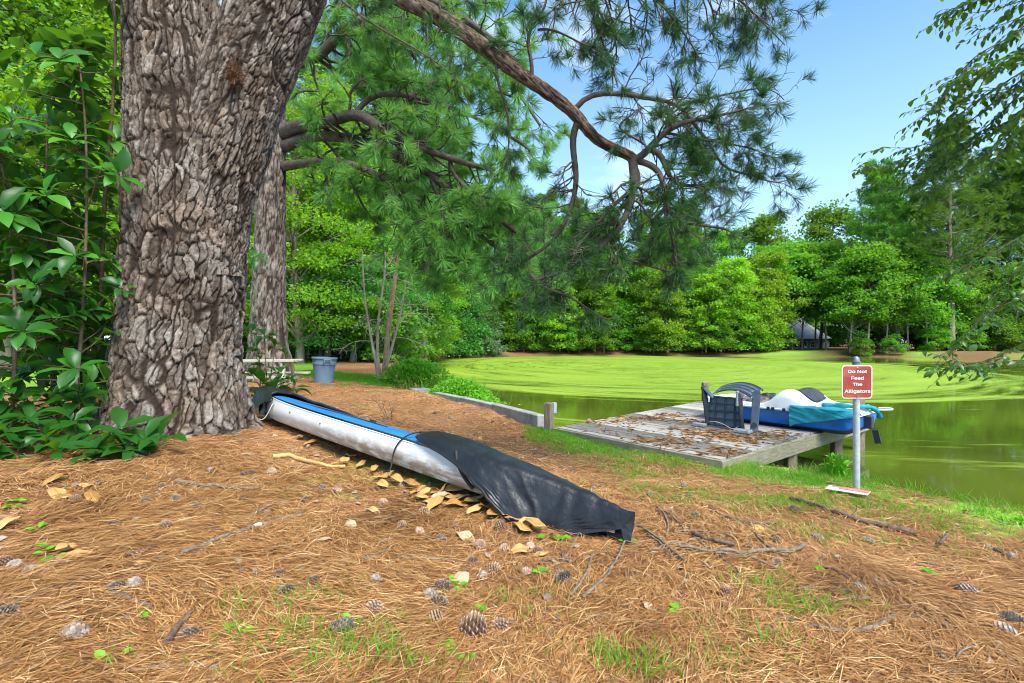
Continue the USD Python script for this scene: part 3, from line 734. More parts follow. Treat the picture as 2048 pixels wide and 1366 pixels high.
bo = Boughs(101)
main = [(560, -180, 5.3), (660, -70, 5.2), (770, -18, 5.05), (860, 25, 4.9), (940, 75, 4.8), (1020, 135, 4.7), (1110, 195, 4.65), (1160, 240, 4.62), (1200, 283, 4.6), (1245, 305, 4.6), (1272, 322, 4.6)]
mp_ = spline(px(main), 130)
mr = np.interp(np.linspace(0, 1, 130), [0, .25, .5, .75, 1], [.108, .096, .078, .060, .044])
lv, la = bark_tube(mp_, mr, 44, 23, .010, .035, .06, None)
part(big, "overhanging_limb", lv, "limb_bark", True, prim=la)
pL = [
    # (pixel path, start radius, end radius, twigs, lowest, length factor)
    ([(1265, 318, 4.6), (1266, 380, 4.55), (1252, 430, 4.5), (1225, 470, 4.45), (1180, 510, 4.4), (1120, 545, 4.4), (1062, 560, 4.4)], .040, .012, 26, .12, .26),
    ([(1155, 245, 4.62), (1146, 290, 4.7), (1152, 350, 4.75), (1140, 420, 4.8), (1110, 475, 4.85), (1060, 515, 4.9), (1015, 545, 4.95)], .030, .010, 22, .2, .24),
    ([(1270, 320, 4.6), (1300, 295, 4.55), (1330, 265, 4.5), (1390, 240, 4.45), (1450, 228, 4.45), (1500, 215, 4.4)], .034, .008, 24, .15, .32),
    ([(1150, 218, 4.62), (1180, 193, 4.6), (1230, 187, 4.65), (1310, 198, 4.7), (1356, 212, 4.7), (1390, 250, 4.7), (1420, 290, 4.7), (1448, 332, 4.7), (1500, 350, 4.75), (1555, 365, 4.8), (1595, 345, 4.8)], .026, .005, 30, .22, .2),
    ([(1356, 212, 4.7), (1400, 200, 4.75), (1470, 185, 4.8), (1540, 180, 4.85), (1568, 200, 4.9)], .014, .004, 16, .15, .3),
    ([(1300, 300, 4.55), (1330, 330, 4.5), (1345, 360, 4.5), (1400, 372, 4.5), (1460, 385, 4.5)], .026, .006, 20, .2, .34),
    ([(1275, 322, 4.6), (1320, 350, 4.5), (1332, 400, 4.4), (1345, 430, 4.35), (1400, 450, 4.3), (1470, 470, 4.3)], .028, .006, 24, .2, .32),
    ([(1330, 400, 4.4), (1340, 460, 4.35), (1352, 520, 4.3), (1340, 560, 4.3)], .014, .004, 12, .1, .4),
    ([(1268, 330, 4.6), (1256, 400, 4.55), (1215, 460, 4.5), (1235, 500, 4.45), (1290, 530, 4.4), (1350, 545, 4.35)], .02, .006, 18, .3, .26),
    ([(1062, 548, 4.4), (1080, 570, 4.4), (1130, 590, 4.4), (1180, 620, 4.4), (1222, 640, 4.4)], .016, .004, 10, .1, .22),
    ([(1266, 380, 4.55), (1200, 440, 4.5), (1150, 500, 4.45), (1090, 560, 4.4), (1040, 600, 4.4)], .018, .005, 18, .25, .25),
    ([(1290, 305, 4.55), (1258, 270, 4.5), (1240, 250, 4.5), (1260, 232, 4.45), (1225, 215, 4.4)], .012, .004, 8, .2, .4),
    ([(1330, 265, 4.5), (1380, 275, 4.5), (1440, 285, 4.5), (1510, 300, 4.5), (1550, 320, 4.5)], .014, .004, 20, .15, .32),
    ([(995, 120, 4.7), (998, 170, 4.75), (1012, 215, 4.8), (1018, 275, 4.85), (1012, 345, 4.9)], .017, .005, 9, .3, .26),
    ([(1060, 165, 4.65), (1060, 110, 4.6), (1058, 70, 4.6), (1080, 30, 4.6), (1075, -40, 4.6)], .018, .008, 12, .2, .3),
    ([(1075, 60, 4.6), (1130, 70, 4.6), (1190, 95, 4.6), (1240, 60, 4.6)], .012, .004, 12, .2, .4),
    ([(1075, -60, 4.6), (1200, -40, 4.7), (1330, -30, 4.8), (1480, -20, 4.9), (1640, -10, 5.0)], .04, .01, 34, .1, .26),
    ([(1300, -35, 4.7), (1340, 30, 4.75), (1370, 70, 4.8), (1400, 120, 4.8)], .014, .005, 14, .15, .42),
    ([(1460, -20, 4.9), (1500, 20, 4.9), (1530, 50, 4.9), (1570, 90, 4.9)], .012, .004, 12, .1, .42),
    ([(1180, -40, 4.7), (1190, 40, 4.7), (1215, 110, 4.7), (1235, 175, 4.7)], .014, .005, 14, .15, .34),
    ([(640, -60, 5.1), (720, 30, 4.9), (800, 80, 4.8), (880, 130, 4.7), (940, 190, 4.7)], .012, .004, 8, .3, .3),
    ([(900, 50, 4.85), (880, 0, 4.8), (950, -40, 4.8), (1040, -60, 4.8)], .012, .004, 8, .3, .3),
]
for pts, r0, r1, kids, lo, lf in pL:
    bo.limb(px(pts), r0 * 1.1, r1, int(kids * 1.3), lo, lf, 1, 14.0, 26, .12, .06, .74, .66, 6, 1)
bo.finish(big, "pine_needle", "limb_bark_plain", NEAR_TUFTS)

# ------------------------------------------------------------------ second pine behind, with three long limbs
P2 = 13.6
two = thing("pine_tree", "tall grey pine behind the picnic table whose long boughs droop across the middle", "tree", (0, 0, 0))
rows2 = [(775, 470, 600), (745, 488, 590), (700, 496, 579), (640, 500, 573), (560, 503, 572), (450, 510, 571), (350, 514, 572), (250, 518, 572), (150, 520, 572), (0, 522, 570), (-300, 526, 560), (-900, 530, 555)]
c2, r2 = outline_path(rows2, P2)
p2, rr2 = resample(c2, r2, 300)
bm_, ba = bark_tube(p2, rr2, 170, 29, .032, .075, .21, lambda TH, SS: 1 + np.exp(-SS / .6) * .14 * np.cos(TH * 5))
part(two, "trunk", bm_, "pine_bark_grey", True, prim=ba)
b2 = Boughs(202)
for pts, r0, r1, kids in [
    ([(560, 272, 13.6), (610, 250, 13.2), (665, 240, 12.8), (712, 230, 12.5), (760, 256, 12.2), (830, 290, 12.0), (905, 318, 11.8), (990, 340, 11.6)], .20, .05, 20),
    ([(560, 298, 13.6), (620, 275, 13.3), (660, 272, 13.1), (740, 292, 12.9), (800, 318, 12.7), (862, 350, 12.5), (905, 385, 12.3), (945, 405, 12.2), (1000, 440, 12.0), (1060, 480, 11.8)], .16, .05, 24),
    ([(560, 334, 13.6), (620, 325, 13.2), (690, 326, 12.8), (745, 345, 12.5), (790, 372, 12.2), (840, 400, 12.0)], .14, .04, 16),
    ([(560, 140, 13.6), (600, 125, 13.3), (650, 100, 13.0), (690, 58, 12.8), (745, 45, 12.6), (790, 70, 12.5), (830, 115, 12.4)], .17, .05, 18),
    ([(690, 58, 12.8), (688, 20, 12.7), (700, -60, 12.6)], .07, .04, 6),
    ([(560, 40, 13.6), (640, -10, 13.0), (740, -30, 12.6), (860, 0, 12.2), (960, 60, 12.0), (1040, 130, 11.9)], .16, .05, 26),
    ([(710, 230, 12.5), (760, 190, 12.4), (830, 195, 12.3), (900, 215, 12.2), (980, 250, 12.1), (1060, 300, 12.0)], .07, .03, 22),
    ([(862, 350, 12.5), (900, 420, 12.2), (960, 470, 12.0), (1030, 520, 11.8), (1090, 560, 11.7)], .07, .03, 22),
    ([(760, 340, 13.0), (800, 420, 12.6), (850, 490, 12.3), (900, 540, 12.2), (960, 570, 12.1)], .06, .02, 20),
    ([(560, -60, 13.6), (660, -90, 14.2), (800, -60, 14.6), (920, 30, 14.8), (1000, 130, 14.9), (1080, 250, 14.9)], .15, .04, 28),
    ([(640, 120, 13.2), (700, 150, 13.6), (770, 160, 13.8), (850, 200, 13.9)], .05, .02, 16),
    ([(620, 262, 13.2), (680, 320, 14.0), (720, 400, 14.2), (760, 450, 14.3)], .05, .02, 14),
    ([(900, 318, 11.9), (940, 380, 11.7), (1000, 400, 11.6), (1080, 410, 11.5)], .05, .02, 16),
    ([(820, 200, 12.3), (890, 160, 12.2), (960, 170, 12.1), (1040, 200, 12.0)], .05, .02, 16),
]:
    b2.limb(px(pts), r0, r1, kids, .22, .26, 1, 4.2, 30, .10, .10, 1.15, .0, 8, .55, 2.6)
b2.finish(two, "pine_needle_soft", "limb_bark_plain", MID_TUFTS)
# ------------------------------------------------------------------ trees: kinds, then one Xform per tree
def broadleaf(kind, height, spread, base, nclump, nleaf, leaf, seed, leafmat, bark, trunk_r, lean=.03, flat=.48, top=1.0):
    r = np.random.default_rng(seed)
    root = kind_root(kind)
    tp = wander(r, (0, 0, -.3), (r.normal() * lean, r.normal() * lean, 1), height * .93, 12, .05, 0, .02)
    part(root, "trunk", tube(tp, np.linspace(trunk_r, trunk_r * .16, 12) * np.r_[1.25, np.ones(11)], 8), bark, True)
    zs = base + (height - base) * r.random(nclump) ** .9
    f = (zs - base) / (height - base)
    env = spread * np.clip(np.sin(np.clip(f * .74 + .22, 0, 1) * np.pi) ** .55, .15, 1) * r.uniform(.75, 1.2, nclump)
    ph = r.uniform(0, 6.283, nclump); rad = env * np.sqrt(r.uniform(.15, 1, nclump))
    C = np.stack([np.cos(ph) * rad, np.sin(ph) * rad, zs * top], 1)
    C[:, :2] += np.stack([np.interp(zs, tp[:, 2], tp[:, k]) for k in (0, 1)], 1) * .8
    limbs = MB()
    for i in range(nclump):
        z0 = max(base * .6, C[i, 2] - rad[i] * r.uniform(.35, .8) - .2)
        s = np.array([np.interp(z0, tp[:, 2], tp[:, 0]), np.interp(z0, tp[:, 2], tp[:, 1]), z0])
        mid = (s + C[i]) / 2 + r.normal(size=3) * .12 * rad[i] + [0, 0, .1 * rad[i]]
        limbs.add(*tube(spline([s, mid, C[i]], 6), np.linspace(trunk_r * .26, .012, 6), 4, False))
    part(root, "branches", limbs.get(), bark, True)
    per = r.multinomial(nleaf, r.dirichlet(np.full(nclump, 4.0)))
    idx = np.repeat(np.arange(nclump), per)
    cr = (.30 * spread * r.uniform(.6, 1.25, nclump))[idx]
    q = r.normal(size=(nleaf, 3)) * .52
    # leaves hang in sprays: many short rows inside each clump
    q = np.round(q * 3.2 + r.normal(size=(nleaf, 3)) * .33) / 3.2 * .6 + q * .4 + r.normal(size=(nleaf, 3)) * .05
    Pp = C[idx] + q * cr[:, None] * [1, 1, flat]
    Pp[:, 2] -= .18 * (q[:, 0] ** 2 + q[:, 1] ** 2) * cr * (flat < .5)
    Pp[:, 2] = np.maximum(Pp[:, 2], .15)
    N = unit(np.array([0, 0, 1.0]) + r.normal(size=(nleaf, 3)) * .8)
    D = unit(q * [1, 1, .2] + r.normal(size=(nleaf, 3)) * .6 + [0, 0, -.15])
    part(root, "crown", scatter(DIAMOND[0] * [1, 1.25, 1], DIAMOND[1], Pp, D, N, leaf * r.uniform(.6, 1.25, nleaf)), leafmat, kind="stuff")
    return root


def conifer(kind, height, spread, base, nbranch, seed, leafmat, bark, trunk_r, tuft=.34, per=18, droop=0.0, nn=16, width=.03):
    r = np.random.default_rng(seed)
    root = kind_root(kind)
    tp = wander(r, (0, 0, -.3), (r.normal() * .02, r.normal() * .02, 1), height, 12, .03, 0, .02)
    part(root, "trunk", tube(tp, np.linspace(trunk_r, trunk_r * .2, 12) * np.r_[1.2, np.ones(11)], 8), bark, True)
    limbs = MB(); TP, TD = [], []
    for i in range(nbranch):
        f = r.random() ** .85; z = base + (height - base) * f
        o = np.array([np.interp(z, tp[:, 2], tp[:, 0]), np.interp(z, tp[:, 2], tp[:, 1]), z])
        L = spread * (1.0 - .72 * f ** 1.6) * r.uniform(.55, 1.15); ph = r.uniform(0, 6.283)
        path = wander(r, o, (math.cos(ph), math.sin(ph), .25 - droop + .5 * f), L, 7, .12, .05 + droop * .2, .14)
        limbs.add(*tube(path, np.linspace(trunk_r * .22, .015, 7), 4, False))
        n = int(per * r.uniform(.7, 1.3))
        u = .35 + .65 * np.sqrt(r.random(n)); k = u * 6; a = np.minimum(k.astype(int), 5)
        c = path[a] + (path[a + 1] - path[a]) * (k - a)[:, None]
        side = r.normal(size=(n, 3)) * [1, 1, .35] * L * .17
        TP.append(c + side); TD.append(unit(side + (path[-1] - path[0]) / L * .35 * L * .3 + [0, 0, .25 - droop * 1.5] + r.normal(size=(n, 3)) * .2))
    part(root, "branches", limbs.get(), bark, True)
    TP, TD = np.vstack(TP), np.vstack(TD); n = len(TP)
    P = np.repeat(TP, nn, 0) + r.normal(size=(n * nn, 3)) * tuft * .22
    D = unit(np.repeat(TD, nn, 0) + rand_dirs(r, n * nn) * .85)
    part(root, "crown", scatter(DIAMOND[0] * [1, 1, 1], DIAMOND[1], P, D, rand_dirs(r, n * nn), tuft * r.uniform(.7, 1.2, n * nn), np.full(n * nn, width * 1.6)), leafmat, kind="stuff")
    return root


K = {}
for i, s in enumerate((1, 2, 3)):
    K["maple", i] = broadleaf(f"maple_{i}", 12.5, 3.7, .3, 70, 15000, .30, 40 + s, "broad_leaf", "far_bark_pale", .13)
    K["yellow", i] = broadleaf(f"yellow_maple_{i}", 13, 3.8, .3, 70, 15000, .30, 50 + s, "broad_leaf_yellow", "far_bark_pale", .13)
    K["tall", i] = broadleaf(f"tall_hardwood_{i}", 20, 4.4, 4.5, 80, 15000, .36, 60 + s, "broad_leaf", "far_bark", .24)
    K["open", i] = broadleaf(f"open_maple_{i}", 13, 4.2, 4.2, 60, 13000, .32, 190 + s, "broad_leaf", "far_bark_pale", .12, flat=.4)
    K["dark", i] = broadleaf(f"dark_hardwood_{i}", 15, 4.4, 1.2, 72, 14000, .36, 70 + s, "broad_leaf_dark", "far_bark", .2)
    K["pine", i] = conifer(f"forest_pine_{i}", 27, 5.8, 9.0, 105, 80 + s, "pine_needle_far", "far_bark", .40, .55, 17, nn=15, width=.06)
for i, s in enumerate((1, 2)):
    K["shrub", i] = broadleaf(f"shrub_{i}", 3.2, 1.7, .15, 26, 4200, .20, 90 + s, "broad_leaf", "far_bark", .05)
    K["near", i] = broadleaf(f"woodland_tree_{i}", 16, 4.2, 1.6, 110, 34000, .16, 110 + s, "broad_leaf_bright", "far_bark", .2, flat=.24)
    K["nearyellow", i] = broadleaf(f"woodland_maple_{i}", 13, 3.8, 1.2, 100, 30000, .15, 130 + s, "broad_leaf_yellow", "far_bark", .16, flat=.24)
    K["highpine", i] = conifer(f"tall_pine_{i}", 19, 4.6, 6.0, 100, 150 + s, "pine_needle_soft", "far_bark", .3, .34, 26, nn=18, width=.02)
K["drooping", 0] = broadleaf("drooping_tree_0", 7.2, 4.0, 1.1, 90, 30000, .13, 171, "broad_leaf_dark", "far_bark_pale", .17, lean=.1, flat=.2)
K["sapling", 0] = conifer("pine_sapling_0", 7.0, 3.0, .5, 90, 181, "pine_needle_pale", "far_bark", .12, .55, 16, .55, 16, .035)

GROUPS = {"open": "open-crowned trees right of the house across the pond", "maple": "mid green trees in the front row across the pond", "yellow": "yellow green trees in the front row across the pond", "tall": "tall hardwoods behind the front row across the pond",
          "dark": "dark hardwoods in the wood across the pond", "pine": "tall pines in the wood across the pond", "shrub": "low shrubs along the far bank", "near": "woodland trees on the left of the pond",
          "nearyellow": "bright woodland trees on the left of the pond", "highpine": "tall soft pines on the left of the pond"}
LABEL = {"open": "open-crowned broadleaf tree with bare lower trunk across the pond", "maple": "mid green broadleaf tree lining the far bank", "yellow": "bright yellow green broadleaf tree lining the far bank",
         "tall": "tall hardwood behind the front trees across the pond", "dark": "dark green hardwood in the wood across the pond",
         "pine": "tall high-crowned pine in the wood across the pond", "shrub": "low round shrub under the trees",
         "near": "leafy mid green woodland tree in the wood beyond the fence", "nearyellow": "bright light green woodland tree in the wood beyond the fence",
         "highpine": "tall pine with soft green crown behind the long boughs"}
NAME = {"open": "open_crowned_tree", "maple": "broadleaf_tree", "yellow": "yellow_green_tree", "tall": "tall_hardwood_tree", "dark": "dark_hardwood_tree", "pine": "forest_pine_tree", "shrub": "shrub", "near": "woodland_tree", "nearyellow": "bright_woodland_tree",
        "highpine": "soft_pine_tree", "drooping": "drooping_tree", "sapling": "pine_sapling"}
CAT = {"shrub": "shrub"}
tr = np.random.default_rng(77)


ROW = []


def tree(kind, var, pxx, d, scale=1.0, label=None, group=True, wide=1.0):
    x = (pxx - 1024) / F * d
    z = g1(x, d) - .05
    t = copy_of(K[kind, var], NAME[kind], label or LABEL[kind], CAT.get(kind, "tree"), (x, d, z), tr.uniform(0, 360), GROUPS.get(kind) if (group and not label) else None, (scale * wide, scale * wide, scale))
    if not label:
        ROW.append((kind, pxx, t))
    return t


# far bank, front row
for p_, k_, s_ in [(1010, "maple", .8), (1048, "maple", .92), (1085, "maple", .78), (1120, "yellow", .72), (1152, "maple", .95), (1190, "maple", .85), (1228, "yellow", .8), (1262, "maple", 1.0), (1300, "maple", .82),
                   (1335, "yellow", .88), (1372, "maple", .9), (1412, "yellow", .78), (1442, "maple", .86), (1476, "yellow", .95), (1508, "yellow", .82), (1700, "open", .95), (1735, "open", 1.05), (1772, "open", .95), (1818, "open", 1.0), (1856, "open", .9), (1880, "maple", .7), (1944, "maple", .85), (1985, "maple", .7), (2030, "maple", .9), (2085, "maple", .8)]:
    dd = 68.5 + tr.uniform(-1, 2.5) if p_ < 1650 else 63.5 + tr.uniform(-.5, 2)
    tree(k_, int(tr.integers(0, 3)), p_, dd, s_)
tree("yellow", 1, 1538, 69.0, 1.06, "glowing yellow green tree close to the left of the grey house", wide=.9)
tree("open", 2, 1604, 78.0, 1.28, "leafy crown on a thin dark trunk in front of the grey house")
tree("open", 0, 1585, 74.0, 1.22, "thin-trunked tree at the left end of the grey house")
tree("open", 1, 1652, 74.0, 1.2, "thin-trunked tree at the right end of the grey house")
tree("open", 1, 1630, 84.0, 1.35, "slender tree before the middle of the grey house roof")
tree("sapling", 0, 968, 65.2, 1.05, "pale bluish young pine drooping to the water at the pond's far left corner")
# dark understorey and second rows
for p_ in range(985, 2110, 31):
    if 1550 < p_ < 1690:
        continue
    tree("dark", int(tr.integers(0, 3)), p_ + tr.uniform(-12, 12), 76 + tr.uniform(-2, 4), tr.uniform(.62, .9))
for p_ in range(960, 2200, 34):
    k_ = tr.choice(["dark", "tall", "maple"])
    tree(k_, int(tr.integers(0, 3)), p_ + tr.uniform(-12, 12), 112 + tr.uniform(-5, 6), tr.uniform(.8, 1.1) * (1.0 if k_ != "maple" else 1.3) * (.95 if 1350 < p_ < 1680 else 1.1))
for p_, s_ in [(1000, 1.0), (1090, .9), (1170, .95), (1240, .88), (1360, .92), (1440, .84), (1500, .78), (1575, 1.05), (1640, 1.2), (1700, .85), (1745, .9)]:
    tree("tall", int(tr.integers(0, 3)), p_, 88 + tr.uniform(-3, 4), s_ * (1.25 if p_ < 1460 else 1.08))
for p_, d_, s_ in [(1050, 86, .95), (1130, 84, .92), (1215, 90, .9), (1290, 84, .92), (1395, 82, .90), (1335, 92, .85), (1755, 78, .92), (1850, 82, 1.02), (1960, 76, 1.05), (2010, 70, 1.0), (2060, 74, 1.15), (2120, 66, 1.1)]:
    tree("pine", int(tr.integers(0, 3)), p_, d_, s_)
tree("pine", 1, 1300, 70.0, .58, "young pine with a thin brown trunk among the front trees left of centre")
tree("pine", 2, 1386, 69.5, .62, "young pine with a thin brown trunk in the front row above the dock")
tree("pine", 0, 1796, 66.5, .93, "broad crowned pine leaning over the wood to the right of the house")
tree("pine", 2, 1904, 62.5, 1.02, "tallest pine with a long bare grey trunk at the right of the far bank")
for p_ in list(range(1015, 1560, 38)) + [1712, 1790, 1880, 1930, 1975, 2020]:
    tree("shrub", int(tr.integers(0, 2)), p_ + tr.uniform(-14, 14), (68.0 if p_ < 1650 else 62.5) + tr.uniform(-.3, .8), tr.uniform(.6, 1.35))
for p_ in list(range(1000, 1560, 30)) + list(range(1860, 2120, 30)):
    tree("shrub", int(tr.integers(0, 2)), p_ + tr.uniform(-14, 14), (73 if p_ < 1650 else 69) + tr.uniform(-1, 4), tr.uniform(.9, 1.7))
# left shore and the wood on the left
for p_, d_, s_ in [(905, 58, .95), (858, 50, .85), (832, 40, .62), (930, 66, 1.05), (880, 70, 1.2), (820, 56, 1.1), (770, 44, .9)]:
    tree("dark", int(tr.integers(0, 3)), p_, d_, s_)
for p_, d_, s_ in [(800, 33, .72), (845, 37, .7), (858, 47, .8)]:
    tree("near", int(tr.integers(0, 2)), p_, d_, s_ * .8)
tree("drooping", 0, 704, 27.5, 1.0, "low spreading tree with drooping dark sprays behind the fence and the grey bin")
for k_, p_, d_, s_ in [("near", 600, 24, .95), ("nearyellow", 640, 31, 1.0), ("nearyellow", 560, 34, 1.1), ("near", 730, 36, 1.1), ("near", 800, 48, 1.25), ("nearyellow", 690, 45, 1.3), ("near", 450, 30, 1.1),
                       ("near", 10, 17, 1.1), ("near", 110, 21, 1.15), ("nearyellow", 190, 26, 1.2), ("near", -120, 18, 1.2), ("near", 270, 31, 1.2), ("nearyellow", 60, 33, 1.3), ("near", -40, 30, 1.2), ("near", 350, 40, 1.3), ("nearyellow", 600, 40, 1.2), ("near", 655, 27, .8), ("nearyellow", 770, 40, 1.1), ("near", 860, 62, 1.2), ("nearyellow", 720, 55, 1.3), ("near", 150, 30, 1.2), ("nearyellow", -10, 24, 1.0)]:
    tree(k_, int(tr.integers(0, 2)), p_, d_, s_)
for p_, d_, s_ in [(742, 30, 1.0), (845, 34, 1.02), (930, 70, 1.3), (1010, 74, 1.35), (660, 40, 1.2), (1085, 78, 1.25)]:
    tree("highpine", int(tr.integers(0, 2)), p_, d_, s_)
for p_, d_, s_ in [(640, 33, .8), (690, 34, .7), (745, 36, .8), (780, 30, .55), (812, 32, .5), (845, 40, .6), (600, 35, .8), (40, 31, .9), (120, 32, .9), (200, 30, .8), (792, 27, 1.1), (815, 34, 1.3), (835, 39, 1.4), (846, 45, 1.5), (852, 52, 1.6), (868, 58, 1.7), (905, 66, 1.6), (930, 68, 1.5), (950, 70, 1.7), (760, 29, .9), (720, 35, 1.2), (670, 38, 1.3), (470, 33, 1.2), (500, 37, 1.6), (440, 30, 1.2), (400, 34, 1.4), (530, 40, 1.6)]:
    tree("shrub", int(tr.integers(0, 2)), p_, d_, s_)

ORD = ["", "first", "second", "third", "fourth", "fifth", "sixth", "seventh", "eighth", "ninth", "tenth", "eleventh", "twelfth", "thirteenth", "fourteenth", "fifteenth", "sixteenth", "seventeenth", "eighteenth", "nineteenth"]
TENS = {2: "twent", 3: "thirt", 4: "fort", 5: "fift", 6: "sixt", 7: "sevent"}


def ordinal(n):
    return ORD[n] if n < 20 else TENS[n // 10] + "ieth" if n % 10 == 0 else TENS[n // 10] + "y-" + ORD[n % 10]


for kind in LABEL:
    for n, (_, _, t) in enumerate(sorted((r for r in ROW if r[0] == kind), key=lambda r: r[1])):
        t.SetCustomDataByKey("label", f"{LABEL[kind]}, {ordinal(n + 1)} from the left")
# ------------------------------------------------------------------ dock
DZ = -.05
FL, FR, BL, BR = np.array([.70, 7.85]), np.array([2.39, 5.74]), np.array([4.42, 11.45]), np.array([6.25, 8.85])
rg = np.random.default_rng(8)


def dk(u, v, z=DZ):
    """Deck point: u from the left edge to the right, v from the shore outwards."""
    a = FL + (FR - FL) * u; b = BL + (BR - BL) * u
    return np.array([*(a + (b - a) * v), z])


dock = thing("dock", "weathered grey plank dock reaching from the shore into the pond", "dock")
NPL = 33
for i in range(NPL):
    v0, v1 = i / NPL, (i + 1) / NPL
    gap = .0017
    dz = rg.uniform(-.004, .004)
    e0, e1 = rg.uniform(-.004, .003), 1 + rg.uniform(-.003, .004)
    c = [dk(e0, v0 + gap), dk(e1, v0 + gap), dk(e1, v1 - gap), dk(e0, v1 - gap)]
    nu = 12
    vs = []
    for k in range(nu + 1):
        t = k / nu
        wob = 0.0
        for q, zz in ((c[0] + (c[1] - c[0]) * t, 0), (c[3] + (c[2] - c[3]) * t, 0)):
            vs.append(q + [0, 0, dz + wob])
    vs = np.array(vs); low = vs - [0, 0, .038]
    V = np.vstack([vs, low]); n0 = len(vs); fs = []
    for k in range(nu):
        a = 2 * k
        fs += [(a, a + 2, a + 3, a + 1), (n0 + a, n0 + a + 1, n0 + a + 3, n0 + a + 2), (a, n0 + a, n0 + a + 2, a + 2), (a + 1, a + 3, n0 + a + 3, n0 + a + 1)]
    fs += [(0, 1, n0 + 1, n0), (2 * nu, n0 + 2 * nu, n0 + 2 * nu + 1, 2 * nu + 1)]
    part(dock, "plank", (V, np.array(fs)), "weathered_board")


def beam(parent, name, a, b, w, z0, z1, material, bev=.006):
    a, b = np.asarray(a, float), np.asarray(b, float); d = b - a; L = np.linalg.norm(d); X = np.r_[d / L, 0]; Y = np.array([-X[1], X[0], 0])
    part(parent, name, place(box((0, -w / 2, z0), (L, w / 2, z1), bev), np.r_[a, 0], X, Y, np.array([0, 0, 1.0])), material)


out = lambda p, q, k: (np.asarray(p) + (np.asarray(p) - np.asarray(q)) / np.linalg.norm(np.asarray(p) - np.asarray(q)) * k)
beam(dock, "fascia", out(dk(-.012, -.006)[:2], dk(1, -.006)[:2], .02), out(dk(1.012, -.006)[:2], dk(0, -.006)[:2], .02), .042, DZ - .19, DZ - .006, "fascia_board")
beam(dock, "fascia", out(dk(1.014, -.006)[:2], dk(1.014, 1)[:2], .02), dk(1.014, 1)[:2], .042, DZ - .21, DZ - .012, "fascia_board")
beam(dock, "fascia", dk(-.014, .0)[:2], dk(-.014, 1)[:2], .042, DZ - .21, DZ - .012, "fascia_board")
beam(dock, "fascia", dk(0, 1.006)[:2], dk(1, 1.006)[:2], .042, DZ - .21, DZ - .012, "fascia_board")
for u in (.33, .66):
    beam(dock, "joist", dk(u, .02)[:2], dk(u, .99)[:2], .045, DZ - .2, DZ - .045, "fascia_board")
for u, v, top in [(.985, .40, -.06), (.985, .75, -.06), (.985, .97, .43), (.015, .985, .37), (.02, .5, -.06), (.5, .97, -.06)]:
    p = dk(u, v)
    part(dock, "post", box((p[0] - .065, p[1] - .065, -1.6), (p[0] + .065, p[1] + .065, top if top > 0 else DZ - .05), .008), "post_wood")
# heap of needles on the deck
TQ, TN = [], []
for px_, py_, n, sx in [(1210, 845, 260, .30), (1265, 838, 260, .28), (1300, 838, 300, .26), (1340, 832, 320, .26), (1390, 845, 260, .22), (1400, 865, 380, .3), (1440, 872, 420, .3), (1335, 882, 420, .3), (1300, 885, 200, .3), (1480, 880, 320, .3), (1520, 872, 320, .3), (1445, 905, 260, .2), (1415, 908, 120, .3), (1230, 862, 160, .3), (1555, 868, 180, .25)]:
    c = atz(px_, py_, DZ)[:2]; q = c + rg.normal(size=(n, 2)) * sx * [1, .8] * .85
    TQ.append(np.c_[q, DZ + .006 + .016 * rg.random(n) * np.exp(-((q - c) ** 2).sum(1) / .05)])
TQ = np.vstack(TQ)
# keep those on the deck
dpoly = shapely.Polygon([dk(0, 0)[:2], dk(1, 0)[:2], dk(1, 1)[:2], dk(0, 1)[:2]])
TQ = TQ[rg.random(len(TQ)) < .26]
TQ = TQ[shapely.contains_xy(dpoly, TQ[:, 0], TQ[:, 1])]
n = len(TQ); D = rg.normal(size=(n, 3)) * [1, 1, .05]
solo("needle_litter", scatter(DIAMOND[0] * [1, .1, 1], DIAMOND[1], TQ, D, np.array([0, 0, 1.0]) + rg.normal(size=(n, 3)) * .3, .17 * rg.uniform(.6, 1.1, n)), "straw_needle", "drifts of brown pine needles scattered over the dock planks", "pine needles", kind="stuff")

# ------------------------------------------------------------------ concrete wall, post with box, block
wall = thing("retaining_wall", "low pale concrete retaining wall between pine straw and pond", "wall")
wpts = [atz(1084, 838, -.02)[:2], atz(990, 812, -.01)[:2], atz(925, 796, .0)[:2], atz(868, 783, .02)[:2]]
for k in range(3):
    a, b = wpts[k], wpts[k + 1]; d = (b - a) / np.linalg.norm(b - a); nrm = np.array([-d[1], d[0]]) * (1 if k % 2 else 1.0)
    beam(wall, "wall_section", a + d * .006, b - d * .006, .17, -1.3, [.045, .03, .02][k], "concrete", .012)
bl = solo("concrete_block", place(box((-.23, -.2, -.3), (.2, .18, .06), .015), np.array([*atz(840, 779, .03)[:2], .0]), np.array([.83, .55, 0]), np.array([-.55, .83, 0]), np.array([0, 0, 1.0])), "concrete", "squared concrete block at the far end of the retaining wall beside the weeds", "concrete block")
bl2 = solo("concrete_block", place(box((-.2, -.12, -.25), (.2, .12, -.04), .02), np.array([*atz(1490, 944, -.12)[:2], -.12]), np.array([.95, -.3, 0]), np.array([.3, .95, 0]), np.array([0, 0, 1.0])), "concrete", "half buried concrete block under the dock's near corner", "concrete block")
pp = atz(1098, 851, -.03)
post = thing("mooring_post", "short square wooden post with a small grey box at the shore end of the dock", "post")
part(post, "post", place(box((-.06, -.06, -.9), (.06, .06, .36), .008), np.array([pp[0], pp[1], -.03]), np.array([.8, -.6, 0]), np.array([.6, .8, 0]), np.array([0, 0, 1.0])), "post_wood")
part(post, "outlet_box", place(box((.063, -.045, .19), (.12, .045, .36), .006), np.array([pp[0], pp[1], -.03]), np.array([.9, .42, 0]), np.array([-.42, .9, 0]), np.array([0, 0, 1.0])), "galvanised")
